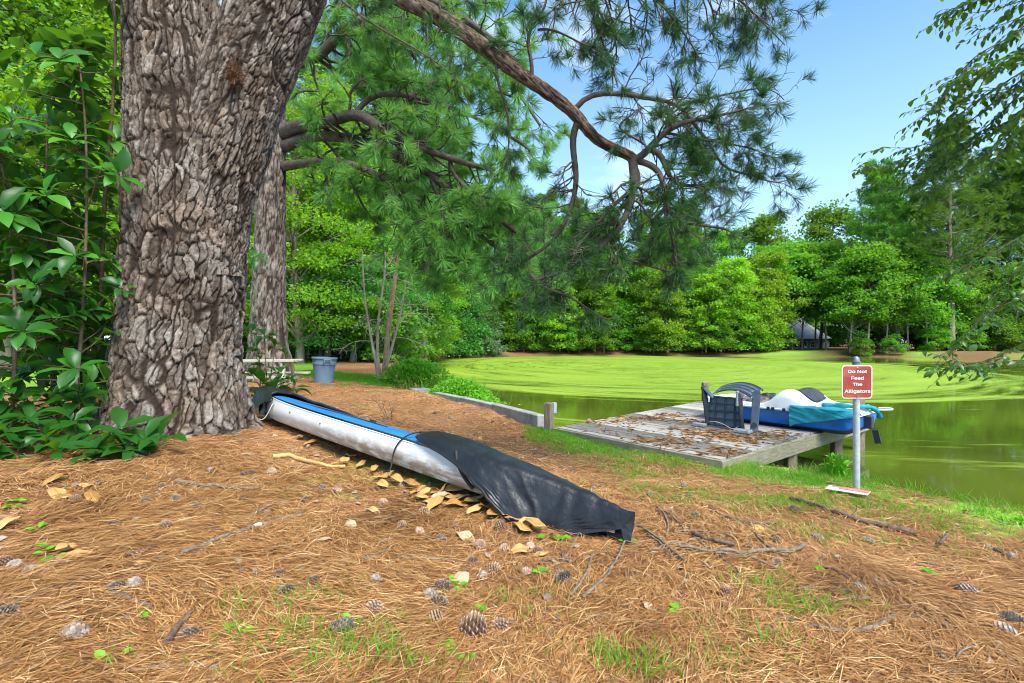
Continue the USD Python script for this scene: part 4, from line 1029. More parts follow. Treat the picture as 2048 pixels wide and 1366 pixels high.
sp = np.vstack([gp(1500, 952) + [0, 0, .0], np.r_[dk(1.03, .33)[:2], -.52]])
solo("sunken_pole", tube(spline([sp[0] + [-.2, .05, -.1], sp[0] + [.25, .2, -.12], np.array([4.0, 5.9, -.56])], 14), .05, 8), "mud", "dark wet log lying in the shade under the dock's near side", "log", smooth=True)

# ------------------------------------------------------------------ kayak under a cover
kA, kB = atd(516, 822, 6.35), np.array([.625, 3.06, .17])
kA[2] = g1(kA[0], kA[1]) + .30
kx = kB - kA; KL = np.linalg.norm(kx[:2]); KX = unit(np.r_[kx[:2], 0]); KY = np.array([-KX[1], KX[0], 0])
# local frame: x along the kayak, y to its far side, z up; the boat rests on the ground line between its ends
zA, zB = g1(kA[0] + KX[0] * .9, kA[1] + KX[1] * .9), g1(kB[0] - KX[0] * .8, kB[1] - KX[1] * .8)
slope = (zB - zA) / (KL - 1.7)
KXs = unit(np.array([KX[0], KX[1], slope])); KZ = unit(np.cross(KXs, KY))
tilt = math.radians(18)
KY2 = KY * math.cos(tilt) - KZ * math.sin(tilt); KZ2 = np.cross(KXs, KY2)
K0 = np.array([kA[0], kA[1], zA - slope * .9 + .015])
kayak = thing("kayak", "long white kayak with blue deck lying on the pine straw, both ends under black cover", "kayak")
kayak_ops = UsdGeom.Xformable(kayak); kayak_ops.ClearXformOpOrder()
kayak.RemoveProperty("xformOp:translate")
kayak_ops.AddTransformOp().Set(Gf.Matrix4d(*KXs, 0, *KY2, 0, *KZ2, 0, *K0, 1))
s_ = np.linspace(0, 1, 90)


def kprof(s):
    e = np.abs(2 * s - 1)
    half = (.325 * np.clip(1 - e ** 2.3, 0, 1) ** .8 + .010) * (1 - .8 * np.clip((s - .84) / .16, 0, 1) ** 1.2)
    gun = .235 + np.where(s < .5, .06, -.085) * e ** 3.2
    keel = .0 + np.where(s < .5, .20, .05) * np.clip((e - .70) / .30, 0, 1) ** 2.2
    crown = .045 * np.clip(1 - e ** 3, 0, 1) + .02
    return half, gun, keel, crown


def ksec(s, grow=0.0):
    """Section points from the near gunwale down round the keel to the far gunwale, and over the deck back."""
    h, g, k, c = kprof(s)
    h = h + grow; k = k - grow
    hull = [(-h, g), (-h * 1.01, g - .35 * (g - k)), (-h * .95, g - .62 * (g - k)), (-h * .72, k + .07 * (g - k) + .012), (-h * .35, k + .01), (0, k), (h * .35, k + .01), (h * .72, k + .07 * (g - k) + .012), (h * .95, g - .62 * (g - k)), (h * 1.01, g - .35 * (g - k)), (h, g)]
    c = c + grow
    deck = [(h * math.cos(t), g + c * math.sin(t) ** .8) for t in np.linspace(0, math.pi, 13)]
    return np.array(hull), np.array(deck)


def loft(secs, xs):
    m, k = len(secs), len(secs[0])
    V = np.array([[x, y, z] for x, sc in zip(xs, secs) for y, z in sc])
    i = np.arange(m - 1)[:, None] * k + np.arange(k - 1)[None]
    i = i.ravel()
    return V, np.stack([i, i + k, i + k + 1, i + 1], 1)


hs = [ksec(s)[0] for s in s_]; ds = [ksec(s)[1] for s in s_]
hv_, hf_ = loft(hs, s_ * KL)
part(kayak, "hull", (hv_, hf_), "kayak_white", True, prim={"dirt": np.clip(1.45 - hv_[:, 2] / .15, 0, 1) * np.clip((hv_[:, 0] - .5) / 2.2, .1, 1)})
part(kayak, "deck", loft([d[1:-1] * [.985, 1] for d in ds], s_ * KL), "blue_deck", 35)
part(kayak, "seam", tube([(s * KL, ksec(s)[0][0][0] - .001, ksec(s)[0][0][1]) for s in s_[3:64]], .005, 5), "boat_white", True)
for s, zz in ((.26, .17), (.40, .16)):
    hh = kprof(s)[0] * 1.0
    part(kayak, "drain_hole", place((lambda m: (np.array(m.vertices), np.array(m.faces)))(trimesh.creation.cylinder(radius=.007, height=.012)), np.array([s * KL, -hh - .004, zz]), np.array([1, 0, 0]), np.array([0, 0, 1.0]), np.array([0, -1.0, 0])), "boat_black")
sg = .155
part(kayak, "carry_rope", tube(spline([(sg * KL, -kprof(sg)[0] - .01, .2), (sg * KL + .02, -kprof(sg)[0] - .03, .20), (sg * KL + .03, -kprof(sg)[0] - .05, .12), (sg * KL - .03, -kprof(sg)[0] - .1, .0)], 14), .0055, 5), "grey_cord", True)
part(kayak, "deck_fitting", box((.50 * KL, -.16, .295), (.50 * KL + .07, -.13, .322), .004), "boat_black")
part(kayak, "deck_line", tube(spline([(.22 * KL, -.15, .285), (.40 * KL, -.17, .30), (.56 * KL, -.17, .295)], 20), .0045, 4), "boat_black", True)


def cover(lo, hi, m, k, seed, drop, border):
    """Loose black cloth over one end: a sheet over the deck and part of the sides, wrinkled, wider than the hull."""
    r = np.random.default_rng(seed)
    aa = np.linspace(0, 1, k)
    V = np.zeros((m, k, 3))
    for j, a in enumerate(aa):
        s0, s1 = border(a)
        for i, t in enumerate(np.linspace(0, 1, m)):
            s = s0 + (s1 - s0) * t
            sc = np.clip(s, 0, 1)
            h, g, kk, c = kprof(sc)
            c = c + .03 * math.exp(-((s - .72) / .05) ** 2)
            dz = drop(s, a)
            # path over the section: near hem -> near gunwale -> crown -> far gunwale -> far hem
            q = a * 4
            if q < 1:
                y, z = -(h + .035 + .03 * (1 - q)), g - (1 - q) * dz
            elif q < 3:
                th = math.pi * (1 - (q - 1) / 2)
                y, z = (h + .03) * math.cos(th), g + (c + .03) * math.sin(th) ** .8
            else:
                y, z = h + .035 + .03 * (q - 3), g - (q - 3) * dz
            V[i, j] = (s * KL, y, z)
    p = V.reshape(-1, 3)
    n1 = meshkit.fbm(p * [7, 9, 9] + seed, 4, seed) - .5
    ax = p[:, 0] * 10 + (meshkit.fbm(p * 3, 2, seed + 4) - .5) * 9 + p[:, 2] * 8
    folds = np.abs((meshkit.noise(np.stack([ax, p[:, 2] * 2.0, p[:, 1] * 2], -1), seed + 2)) - .5)
    amp = np.clip(np.abs(p[:, 2] - .3) / .22, .35, 1)
    nrm = unit(np.c_[np.zeros(len(p)), p[:, 1], (p[:, 2] - .12) * 1.3])
    p = p + nrm * ((.5 - folds) ** 2.2 * .14 * amp + n1 * .035 * amp)[:, None]
    i = np.arange(m - 1)[:, None] * k + np.arange(k - 1)[None]; i = i.ravel()
    return p, np.stack([i, i + 1, i + k + 1, i + k], 1), p.reshape(m, k, 3)


kc = thing("boat_cover", "crumpled black cloth cover over the kayak's near right end", "boat cover")
UsdGeom.Xformable(kc).ClearXformOpOrder(); kc.RemoveProperty("xformOp:translate")
UsdGeom.Xformable(kc).AddTransformOp().Set(Gf.Matrix4d(*KXs, 0, *KY2, 0, *KZ2, 0, *K0, 1))
p, f, G = cover(0, 1, 90, 60, 5, lambda s, a: .10 + .24 * np.clip((s - .70) / .22, 0, 1) - .14 * np.clip((s - .93) / .085, 0, 1), lambda a: (.685 + .205 * np.clip(1 - a * 3.6, 0, 1) ** .9 - .02 * a, 1.02 - .11 * np.clip(1 - a * 3.4, 0, 1) ** 1.2))
pin = np.clip((p[:, 0] / KL - .84) / .18, 0, 1)
p[:, 1] *= 1 - .55 * pin ** 1.3; p[:, 2] += .02 - .02 * pin
G = p.reshape(G.shape)
part(kc, "cloth", (p, f), "black_cover", True)
part(kc, "hem", tube(G[0] + [-.004, 0, 0], .011, 6), "black_cover", True)
tipv = np.array([q for q in G[-1]])
part(kc, "end_fold", (np.vstack([tipv, tipv.mean(0) + [.02, 0, -.02]]), np.array([[j, j + 1, len(tipv)] for j in range(len(tipv) - 1)])), "black_cover", True)
for (sa, sb, w) in ((.765, .80, .014),):
    part(kc, "strap", tube(spline([(sa * KL, -kprof(sa)[0] - .045, .27), (sa * KL + .06, -kprof(sa)[0] - .02, .16), (sb * KL, -kprof(sb)[0] * .86 - .01, .05)], 12), w, 6), "black_cord", True)
part(kc, "strap", tube(spline([(.655 * KL, -.18, .335), (.645 * KL, -kprof(.645)[0] - .012, .24), (.635 * KL, -kprof(.64)[0] - .012, .12), (.64 * KL, -kprof(.64)[0] * .9 - .05, .0), (.65 * KL, -.42, -.02)], 20), .0065, 5), "black_cord", True)
ke = thing("boat_cover", "black cloth cover bunched over the kayak's far left end beside the trunk", "boat cover")
UsdGeom.Xformable(ke).ClearXformOpOrder(); ke.RemoveProperty("xformOp:translate")
UsdGeom.Xformable(ke).AddTransformOp().Set(Gf.Matrix4d(*KXs, 0, *KY2, 0, *KZ2, 0, *K0, 1))
p, f, G = cover(0, 1, 70, 60, 9, lambda s, a: .06 + .22 * np.clip((.13 - s) / .10, 0, 1), lambda a: (-.03, .125 + .035 * np.sin(np.clip(a * 4, 0, 1) * 3.1) + .27 * np.clip((a - .50) / .26, 0, 1) ** 1.1 + .05 * np.clip((a - .8) / .2, 0, 1)))
p = p + np.c_[np.zeros(len(p)), np.zeros(len(p)), .03 * np.exp(-((p[:, 0] - .35) / .35) ** 2) * (p[:, 2] > .22)]
part(ke, "cloth", (p, f), "black_cover", True)
part(ke, "hem", tube(p.reshape(G.shape)[-1], .014, 6), "black_cover", True)
tipv = p.reshape(G.shape)[0]
part(ke, "end_fold", (np.vstack([tipv, tipv.mean(0) + [-.03, 0, -.02]]), np.array([[j + 1, j, len(tipv)] for j in range(len(tipv) - 1)])), "black_cover", True)
part(ke, "strap", tube(spline([(.118 * KL, -kprof(.118)[0] - .03, .24), (.112 * KL, -kprof(.11)[0] - .03, .16), (.125 * KL, -kprof(.12)[0] - .01, .08), (.15 * KL, -kprof(.15)[0] * .9, .03)], 12), .011, 5), "black_cord", True)

# ------------------------------------------------------------------ pedal boat on the dock
b0, b1 = np.array([3.32, 8.85]), np.array([4.80, 7.02])
BX = unit(np.r_[b1 - b0, 0]); BY = np.array([-BX[1], BX[0], 0]); BLn = float(np.linalg.norm(b1 - b0)); BW = 1.12
if BY[1] < 0:
    BY = -BY
boat = thing("pedal_boat", "blue and white pedal boat lying across the outer half of the dock", "boat")
UsdGeom.Xformable(boat).ClearXformOpOrder(); boat.RemoveProperty("xformOp:translate")
BM = Gf.Matrix4d(*BX, 0, *BY, 0, 0, 0, 1, 0, b0[0], b0[1], DZ + .008, 1)
UsdGeom.Xformable(boat).AddTransformOp().Set(BM)
ts = np.linspace(0, 1, 60)


def hull_sec(t):
    rise = .17 * np.clip(1 - t / .16, 0, 1) ** 1.5 + .10 * np.clip((t - .93) / .07, 0, 1) ** 2
    ins = .16 * np.clip(1 - t / .12, 0, 1) ** 2 + .12 * np.clip((t - .93) / .07, 0, 1) ** 2
    top = .285
    y0, y1 = ins, BW - ins
    return np.array([(y0 - .0, top), (y0 + .02, top * .6 + rise * .4), (y0 + .06, rise + .06), (y0 + .13, rise), (BW / 2, rise), (y1 - .13, rise), (y1 - .06, rise + .06), (y1 - .02, top * .6 + rise * .4), (y1, top)])


hv, hf = loft([hull_sec(t) for t in ts], ts * BLn)
n9 = 9
hf = np.vstack([hf[:, [0, 1, 2]], hf[:, [0, 2, 3]], [[0, j + 1, j] for j in range(1, 8)], [[len(hv) - n9, len(hv) - n9 + j, len(hv) - n9 + j + 1] for j in range(1, 8)]])
part(boat, "hull", (hv, hf), "boat_blue", 40)
part(boat, "keel_band", loft([[(q[2][0] - .004, q[2][1] - .008), (q[3][0], q[3][1] - .006), (q[4][0], q[4][1] - .006), (q[5][0], q[5][1] - .006), (q[6][0] + .004, q[6][1] - .008)] for q in map(hull_sec, ts)], ts * BLn), "boat_black", 40)
# white upper moulding: rim, two humps, floor
nx_, ny_ = 90, 44
X, Y = np.meshgrid(np.linspace(-.025, BLn + .03, nx_), np.linspace(-.03, BW + .03, ny_), indexing="ij")
rim = np.minimum.reduce([X + .025, BLn + .03 - X, Y + .03, BW + .03 - Y])
hump = lambda cx, cy, wx, wy, h: .84 * h * np.exp(-np.abs((X - cx) / wx) ** 2.6 - np.abs((Y - cy) / wy) ** 3)
Z = .315 + .03 * np.clip(rim / .05, 0, 1)
well = np.clip((X - .38) / .06, 0, 1) * np.clip((1.22 - X) / .10, 0, 1) * np.clip((Y - .13) / .05, 0, 1) * np.clip((BW - .13 - Y) / .05, 0, 1)
Z = Z - .22 * well
Z = Z + hump(1.42, .20, .23, .23, .27) + hump(1.46, .88, .23, .23, .24) + hump(1.75, .45, .42, .5, .04) + hump(.12, .55, .12, .6, .03)
Z = np.where(rim < .012, .272, Z)
Zs = Z.reshape(-1)
ins = .16 * np.clip(1 - (X / BLn) / .12, 0, 1) ** 2 + .12 * np.clip(((X / BLn) - .93) / .07, 0, 1) ** 2
Yc = BW / 2 + (Y - BW / 2) * (1 - 2 * ins / BW)
V = np.stack([X, Yc, Z], -1).reshape(-1, 3)
i = (np.arange(nx_ - 1)[:, None] * ny_ + np.arange(ny_ - 1)[None]).ravel()
part(boat, "deck", (V, np.stack([i, i + ny_, i + ny_ + 1, i + 1], 1)), "boat_white", 50)
part(boat, "rub_rail", tube([(t * BLn, hull_sec(t)[0][0] - .022, .288) for t in ts], .014, 6), "boat_white", True)
part(boat, "rub_rail", tube([(t * BLn, hull_sec(t)[-1][0] + .022, .288) for t in ts], .014, 6), "boat_white", True)
for t in (.42, .50, .53, .60):
    part(boat, "rail_clip", box((t * BLn, -.046, .262), (t * BLn + .045, -.03, .312), .003), "boat_black")
part(boat, "handle", tube(spline([(BLn + .01, BW * .62, .32), (BLn + .16, BW * .66, .335), (BLn + .22, BW * .78, .335), (BLn + .16, BW * .92, .335), (BLn + .01, BW * .94, .32)], 20), .014, 6), "boat_white", True)
part(boat, "rudder_mount", box((BLn - .01, BW * .36, .08), (BLn + .10, BW * .46, .26), .01), "boat_black")
part(boat, "rudder", place(box((0, -.012, -.12), (.085, .012, .08), .006), np.array([BLn + .10, BW * .42, -.02]), np.array([.95, 0, .2]), np.array([0, 1.0, 0]), np.array([-.2, 0, .95])), "boat_black")
for cy in (.33, .80):
    part(boat, "seat", box((.44, cy - .17, .12), (.86, cy + .17, .24), .03), "boat_white")
    part(boat, "seat_back", place(box((0, -.17, 0), (.05, .17, .22), .015), np.array([.43, cy, .15]), np.array([.95, 0, .3]), np.array([0, 1.0, 0]), np.array([-.3, 0, .95])), "boat_white")


def lump(seed, size, n=3, amp=.3):
    m = trimesh.creation.icosphere(n); v = np.array(m.vertices)
    v = v * (1 + amp * (meshkit.fbm(v * 2.4 + seed, 4, seed) - .5) * 2)[:, None]
    a = meshkit.noise(np.stack([v[:, 0] * 5 + v[:, 2] * 7, v[:, 1] * 4, v[:, 2] * 2], -1), seed)
    v = v * (1 + .16 * np.abs(a - .5))[:, None]
    v[:, 2] = np.maximum(v[:, 2], -.55)
    return v * size, np.array(m.faces)


def onboat(x, y, z):
    return np.array([b0[0], b0[1], DZ + .008]) + BX * x + BY * y + [0, 0, z]


def bagmesh(x, y, z, seed, size):
    return place(lump(seed, size), onboat(x, y, z), BX, BY, np.array([0, 0, 1.0]))


solo("rubbish_bag", bagmesh(.62, .34, .315, 3, np.array([.13, .14, .14])), "bag_plastic", "grey crumpled plastic bag on the pedal boat's seat next to the chair", "bag", smooth=True)
solo("rubbish_bag", bagmesh(.90, .30, .28, 6, np.array([.19, .16, .15])), "bag_plastic", "larger dark bundle lying in front of the pedal boat's white hump", "bag", smooth=True)
solo("rubbish_bag", bagmesh(.84, .78, .30, 8, np.array([.20, .18, .15])), "boat_black", "black bag at the far side of the pedal boat's cockpit", "bag", smooth=True)


def drape(xs, ys, fz, seed, amp):
    m, k = len(xs), len(ys); V = np.array([[x, y, fz(x, y)] for x in xs for y in ys])
    w = np.abs(meshkit.noise(np.stack([V[:, 0] * 9 + V[:, 1] * 10, V[:, 1] * 5, V[:, 2] * 3], -1), seed) - .5) * amp
    V[:, 2] += w; V[:, 0] += w * .5
    i = (np.arange(m - 1)[:, None] * k + np.arange(k - 1)[None]).ravel()
    return V, np.stack([i, i + k, i + k + 1, i + 1], 1)


def zdeck(x, y):
    a = np.argmin(np.abs(X[:, 0] - x)); b = np.argmin(np.abs(Y[0] - y))
    return Z[a, b]


dv, df = drape(np.linspace(1.16, 1.74, 40), np.linspace(.36, .86, 30), lambda x, y: max(zdeck(x, y), .37 + .17 * math.exp(-((x - 1.44) / .22) ** 2)) + .02, 4, .07)
solo("dark_cloth", place((dv, df), onboat(0, 0, 0), BX, BY, np.array([0, 0, 1.0])), "dark_cloth", "rumpled dark navy cloth thrown between the pedal boat's two white humps", "cloth", smooth=True)
# teal towel over the near corner of the bow
m_, k_ = 60, 26
V = np.zeros((m_, k_, 3))
for a in range(m_):
    for b in range(k_):
        x = 1.52 + (BLn + .02 - 1.52) * a / (m_ - 1); w = b / (k_ - 1)
        t = x / BLn; ins_ = .12 * np.clip((t - .93) / .07, 0, 1) ** 2
        lo = .10 + .20 * np.clip((x - 1.62) / .75, 0, 1) ** 1.1 - .06 * np.clip((1.62 - x) / .1, 0, 1)
        if w < .3:
            yy, zz = ins_ + .16 - .19 * w / .3, .372 + .02 * math.sin(x * 19) * .3
        else:
            q = (w - .3) / .7
            yy, zz = ins_ - .05 - .012 * math.sin(x * 16 + q * 5), .36 - q * (.36 - lo)
        V[a, b] = (x + .06 * w * (a / m_), yy, zz)
p = V.reshape(-1, 3); fo = np.abs(meshkit.noise(np.stack([p[:, 0] * 5 + p[:, 2] * 17, p[:, 2] * 6, p[:, 0] * 2], -1), 7) - .5)
p = p + np.c_[np.zeros(len(p)), -fo * .045, fo * .02]
i = (np.arange(m_ - 1)[:, None] * k_ + np.arange(k_ - 1)[None]).ravel()
tw = thing("teal_towel", "teal cloth hanging over the near side of the pedal boat's bow", "towel")
part(tw, "cloth", place((p, np.stack([i, i + k_, i + k_ + 1, i + 1], 1)), onboat(0, 0, 0), BX, BY, np.array([0, 0, 1.0])), "teal_cloth", True)
rp = spline([(1.9, .16, .385), (2.1, .25, .40), (BLn, .35, .395), (BLn + .05, .62, .36), (BLn + .09, .72, .30), (BLn + .10, .78, .22)], 26)
part(tw, "rolled_edge", place(tube(rp, .034 + .008 * np.sin(np.arange(26) * 1.3), 8), onboat(0, 0, 0), BX, BY, np.array([0, 0, 1.0])), "teal_cloth", True)

# ------------------------------------------------------------------ overturned chair on the dock
ch = thing("patio_chair", "slate blue plastic patio chair tipped over on the dock, ribbed underside showing", "chair")
cl, cr_ = atz(1416, 852, DZ), atz(1486, 861, DZ)
CX = unit(np.r_[(cr_ - cl)[:2], 0]); CN = np.array([CX[1], -CX[0], 0])          # CN points to the shore
if CN[1] > 0:
    CN = -CN
CW = float(np.linalg.norm((cr_ - cl)[:2])); CZ = unit(np.array([0, 0, 1.0]) - CN * .10)
C0 = np.array([cl[0], cl[1], DZ + .02])
CV = lambda vf: place(vf, C0, CX, -CN, CZ)          # local: x right, y away from the shore, z up
SH = .47
pan = trimesh.creation.box((CW, .02, SH)); pv = np.array(pan.vertices) + [CW / 2, 0, SH / 2]; pv[:, 0] = CW / 2 + (pv[:, 0] - CW / 2) * (1 - .10 * pv[:, 2] / SH)
part(ch, "seat", CV((pv, np.array(pan.faces))), "chair_slate")
for fx in (.02, .22, .50, .78, .98):
    x0 = CW / 2 + (fx - .5) * CW
    part(ch, "rib", CV(tube([(x0, -.018, .0), (CW / 2 + (fx - .5) * CW * .9, -.018, SH)], .013, 5)), "chair_dark")
for fz in (.03, .27, .52, .77, .98):
    part(ch, "rib", CV(box((.01, -.036, fz * SH - .009), (CW - .01, -.01, fz * SH + .009), .003)), "chair_dark")
# backrest: bent slats going up and away
AR = np.linspace(-1, 1, 13)
for k in range(7):
    q = (k + .5) / 7
    pts = np.array([(CW / 2 + .05 + a * (.30 + .02 * q), .05 + .34 * q + .05 * (1 - a * a) * 1.0, SH + .005 + .10 * q + .085 * (1 - a * a)) for a in AR])
    v, f = loft([[(y - .024, z - .006), (y + .022, z + .012), (y + .022, z + .022), (y - .024, z + .004)] for _, y, z in pts], pts[:, 0])
    part(ch, "back_slat", CV((v, f)), "chair_slate" if k % 2 else "chair_dark")
part(ch, "back_rim", CV(tube([(CW / 2 + .05 + a * .33, .43 + .055 * (1 - a * a), SH + .10 + .09 * (1 - a * a)) for a in AR], .016, 6)), "chair_dark", True)
for sx in (-1, 1):
    part(ch, "back_strut", CV(tube(spline([(CW / 2 + .02 + sx * .24, .0, SH), (CW / 2 + .05 + sx * .25, .22, SH + .085), (CW / 2 + .05 + sx * .31, .42, SH + .11)], 10), .010, 5)), "chair_weathered", True)


def slab(parent, name, p0, p1, w, t, material, side):
    """A board from p0 to p1, w wide along side, t thick."""
    d = np.asarray(p1, float) - np.asarray(p0, float); L = np.linalg.norm(d); Xd = d / L; Yd = unit(np.asarray(side, float) - Xd * (np.asarray(side) @ Xd)); Zd = np.cross(Xd, Yd)
    return part(parent, name, CV(place(box((0, -w / 2, -t / 2), (L, w / 2, t / 2), .008), np.asarray(p0, float), Xd, Yd, Zd)), material)


slab(ch, "leg", (-.055, -.10, .62), (.015, -.02, .02), .10, .035, "chair_dark", (.3, 1, 0))
slab(ch, "leg", (-.04, -.11, .60), (.08, -.03, .44), .07, .03, "chair_slate", (.3, 1, 0))
slab(ch, "leg", (CW + .02, -.05, -.0), (CW - .05, -.10, .56), .06, .035, "chair_dark", (.3, 1, 0))
slab(ch, "leg", (CW - .05, -.115, .35), (CW - .055, -.12, .585), .055, .03, "chair_weathered", (.3, 1, 0))
slab(ch, "armrest", (CW + .20, -.10, .005), (CW + .20, -.06, .56), .11, .035, "chair_slate", (1, .35, 0))
part(ch, "armrest_end", CV(place((lambda m: (np.array(m.vertices), np.array(m.faces)))(trimesh.creation.cylinder(radius=.055, height=.035)), np.array([CW + .20, -.06, .56]), np.array([.94, .33, 0]), np.array([0, 0, 1.0]), np.array([.33, -.94, 0]))), "chair_slate", 40)
part(ch, "pivot", CV(place((lambda m: (np.array(m.vertices), np.array(m.faces)))(trimesh.creation.cylinder(radius=.038, height=.05)), np.array([CW + .20, -.10, .10]), np.array([.94, .33, 0]), np.array([0, 0, 1.0]), np.array([.33, -.94, 0]))), "chair_dark", 40)
part(ch, "foot", CV(box((-.17, -.20, -.012), (.03, -.10, .035), .008)), "chair_weathered")
part(ch, "foot", CV(box((CW - .02, -.30, -.012), (CW + .21, -.16, .035), .008)), "chair_weathered")
part(ch, "cord", CV(tube(spline([(.03, -.04, .05), (.18, -.07, .07), (.32, -.06, .03), (.42, -.08, .0), (.5, -.06, .04)], 18), .006, 4)), "grey_cord", True)

# ------------------------------------------------------------------ sign on its post, and the fallen plate
sb = gp(1713, 980)
sign = thing("warning_sign", "red warning sign with white letters on a round grey steel post at the water's edge", "sign", sb)
PXM = F / sb[1]
zt = (EYE - (726 - 683) / PXM) - sb[2]
part(sign, "post", tube([(0, 0, -.3), (0, 0, zt * .5), (-.004, 0, zt)], .0275, 20), "galvanised", 40)
capm = trimesh.creation.revolve(np.array([(.0, .062), (.012, .060), (.022, .050), (.028, .034), (.0305, .020), (.036, .018), (.036, .006), (.0305, .003), (.0305, -.012), (0, -.012)])[::-1], sections=24)
part(sign, "post_cap", (np.array(capm.vertices) + [-.004, 0, zt], np.array(capm.faces)), "cap_metal", 35)
W_, H_ = 61 / PXM, 66 / PXM
cz_ = EYE - (763 - 683) / PXM - sb[2]; cx_ = (1708.5 - 1712.5) / PXM


def rounded(w, h, r, t):
    poly = shapely.box(-w / 2 + r, -h / 2 + r, w / 2 - r, h / 2 - r).buffer(r, quad_segs=8)
    m = trimesh.creation.extrude_polygon(poly, t, engine="earcut")
    return np.array(m.vertices), np.array(m.faces)


SX, SY, SZ = np.array([1.0, .02, .0]), np.array([0, 0, 1.0]), np.array([.02, -1.0, 0])
so = np.array([cx_, -.031, cz_])
part(sign, "plate", place(rounded(W_, H_, .030, .003), so, SX, SY, SZ), "sign_white")
part(sign, "red_field", place(rounded(W_ - .018, H_ - .018, .024, .0015), so + SZ * .0045, SX, SY, SZ), "sign_red")
for i, (tx, yy, hh) in enumerate((("Do Not", 20.5, .0265), ("Feed", 7.5, .0265), ("The", -5.0, .0265), ("Alligators", -18.5, .0265))):
    m = meshkit.text_mesh(tx, hh, .0012, bold=True); v = np.array(m.vertices)
    tw_ = {"Do Not": 38, "Feed": 25, "The": 19, "Alligators": 52}[tx] / PXM
    wd = np.ptp(v[:, 0]); v[:, 0] = (v[:, 0] - v[:, 0].min() - wd / 2) * tw_ / wd
    v[:, 1] += yy / PXM - hh / 2
    part(sign, "lettering", place((v, np.array(m.faces)), so + SZ * .0075, SX, SY, SZ), "sign_white", label=f"white words {tx}")
for yy in (.43, -.44):
    m = trimesh.creation.icosphere(2, .0065)
    part(sign, "bolt", place((np.array(m.vertices), np.array(m.faces)), so + SZ * .007 + SY * yy * H_, SX, SY, SZ), "galvanised" if yy > 0 else "rust", True)
part(sign, "bracket", place(box((-.034, -.02, -.005), (.034, .02, .06), .004), so + SY * -.09 - SZ * .062, SX, SY, SZ), "galvanised")

fs_ = gp(1694, 992)
fallen = thing("fallen_plate", "faded white and red plate lying in the grass at the foot of the sign post", "plate")
e0, e1 = gp(1650, 987), gp(1735, 1001); FX = unit(e1 - e0); FYv = unit(np.cross([0, 0, 1.0], FX)); FZ = unit(np.cross(FX, FYv) + [0, 0, .0] - FYv * .10); FYv = np.cross(FZ, FX); FLn = float(np.linalg.norm(e1 - e0))
part(fallen, "plate", place(box((0, 0, .02), (FLn, .11, .026), .002), e0 + [0, 0, .02], FX, FYv, FZ), "plate_white")
part(fallen, "red_mark", place(box((FLn * .30, .045, .0265), (FLn * .985, .107, .0285)), e0 + [0, 0, .02], FX, FYv, FZ), "plate_red")
part(fallen, "red_mark", place(box((FLn * .1, .075, .0265), (FLn * .33, .1, .0285)), e0 + [0, 0, .02], FX, FYv, FZ), "plate_red")

# ------------------------------------------------------------------ grey bin
db = 14.1
cb = atd(647, 764, db); gzb = g1(cb[0], cb[1])
can = thing("rubbish_bin", "blue grey round plastic rubbish bin standing on the pine straw by the lawn strip", "bin", (cb[0], cb[1], gzb - .01), rot=(0, 2.5, 0))
hb = 52 / F * db
pr = np.array([(0, .0), (.255, .0), (.262, .03), (.268, .3), (.305, hb - .2), (.322, hb - .195), (.325, hb - .16), (.325, hb - .14), (.315, hb - .135), (.32, hb - .05), (.345, hb - .04), (.35, hb - .01), (.34, hb), (.318, hb - .005), (.305, hb - .06), (.25, .04), (0, .03)])
m = trimesh.creation.revolve(pr, sections=48)
part(can, "body", (np.array(m.vertices), np.array(m.faces)), "grey_plastic", 30)
for a in (-58, 122):
    ca, sa = math.cos(math.radians(a)), math.sin(math.radians(a))
    R_, T_, U_ = np.array([ca, sa, 0]), np.array([-sa, ca, 0]), np.array([0, 0, 1.0])
    mb = MB()
    mb.add(*place(box((.315, -.10, hb - .16), (.40, -.075, hb - .04), .006), np.zeros(3), R_, T_, U_)); mb.add(*place(box((.315, .075, hb - .16), (.40, .10, hb - .04), .006), np.zeros(3), R_, T_, U_)); mb.add(*place(box((.37, -.10, hb - .065), (.402, .10, hb - .036), .006), np.zeros(3), R_, T_, U_))
    part(can, "handle", mb.get(), "grey_plastic")
mk = MB()
for j, (x0, w0, h0) in enumerate(((-.05, .03, .05), (-.01, .022, .04), (.022, .03, .05), (.06, .02, .035))):
    a = math.radians(-128) + x0 / .33
    mk.add(*place(box((0, -w0 / 2, -h0 / 2), (.004, w0 / 2, h0 / 2)), np.array([math.cos(a) * .3235, math.sin(a) * .3235, hb - .095]), np.array([math.cos(a), math.sin(a), 0]), np.array([-math.sin(a), math.cos(a), 0]), np.array([0, 0, 1.0])))
part(can, "printed_mark", mk.get(), "dark_print")
for dx in (-.18, .02, .2):
    part(can, "base_lug", box((dx - .03, -.27 + abs(dx) * .3, -.02), (dx + .03, -.2, .03), .008), "grey_plastic")

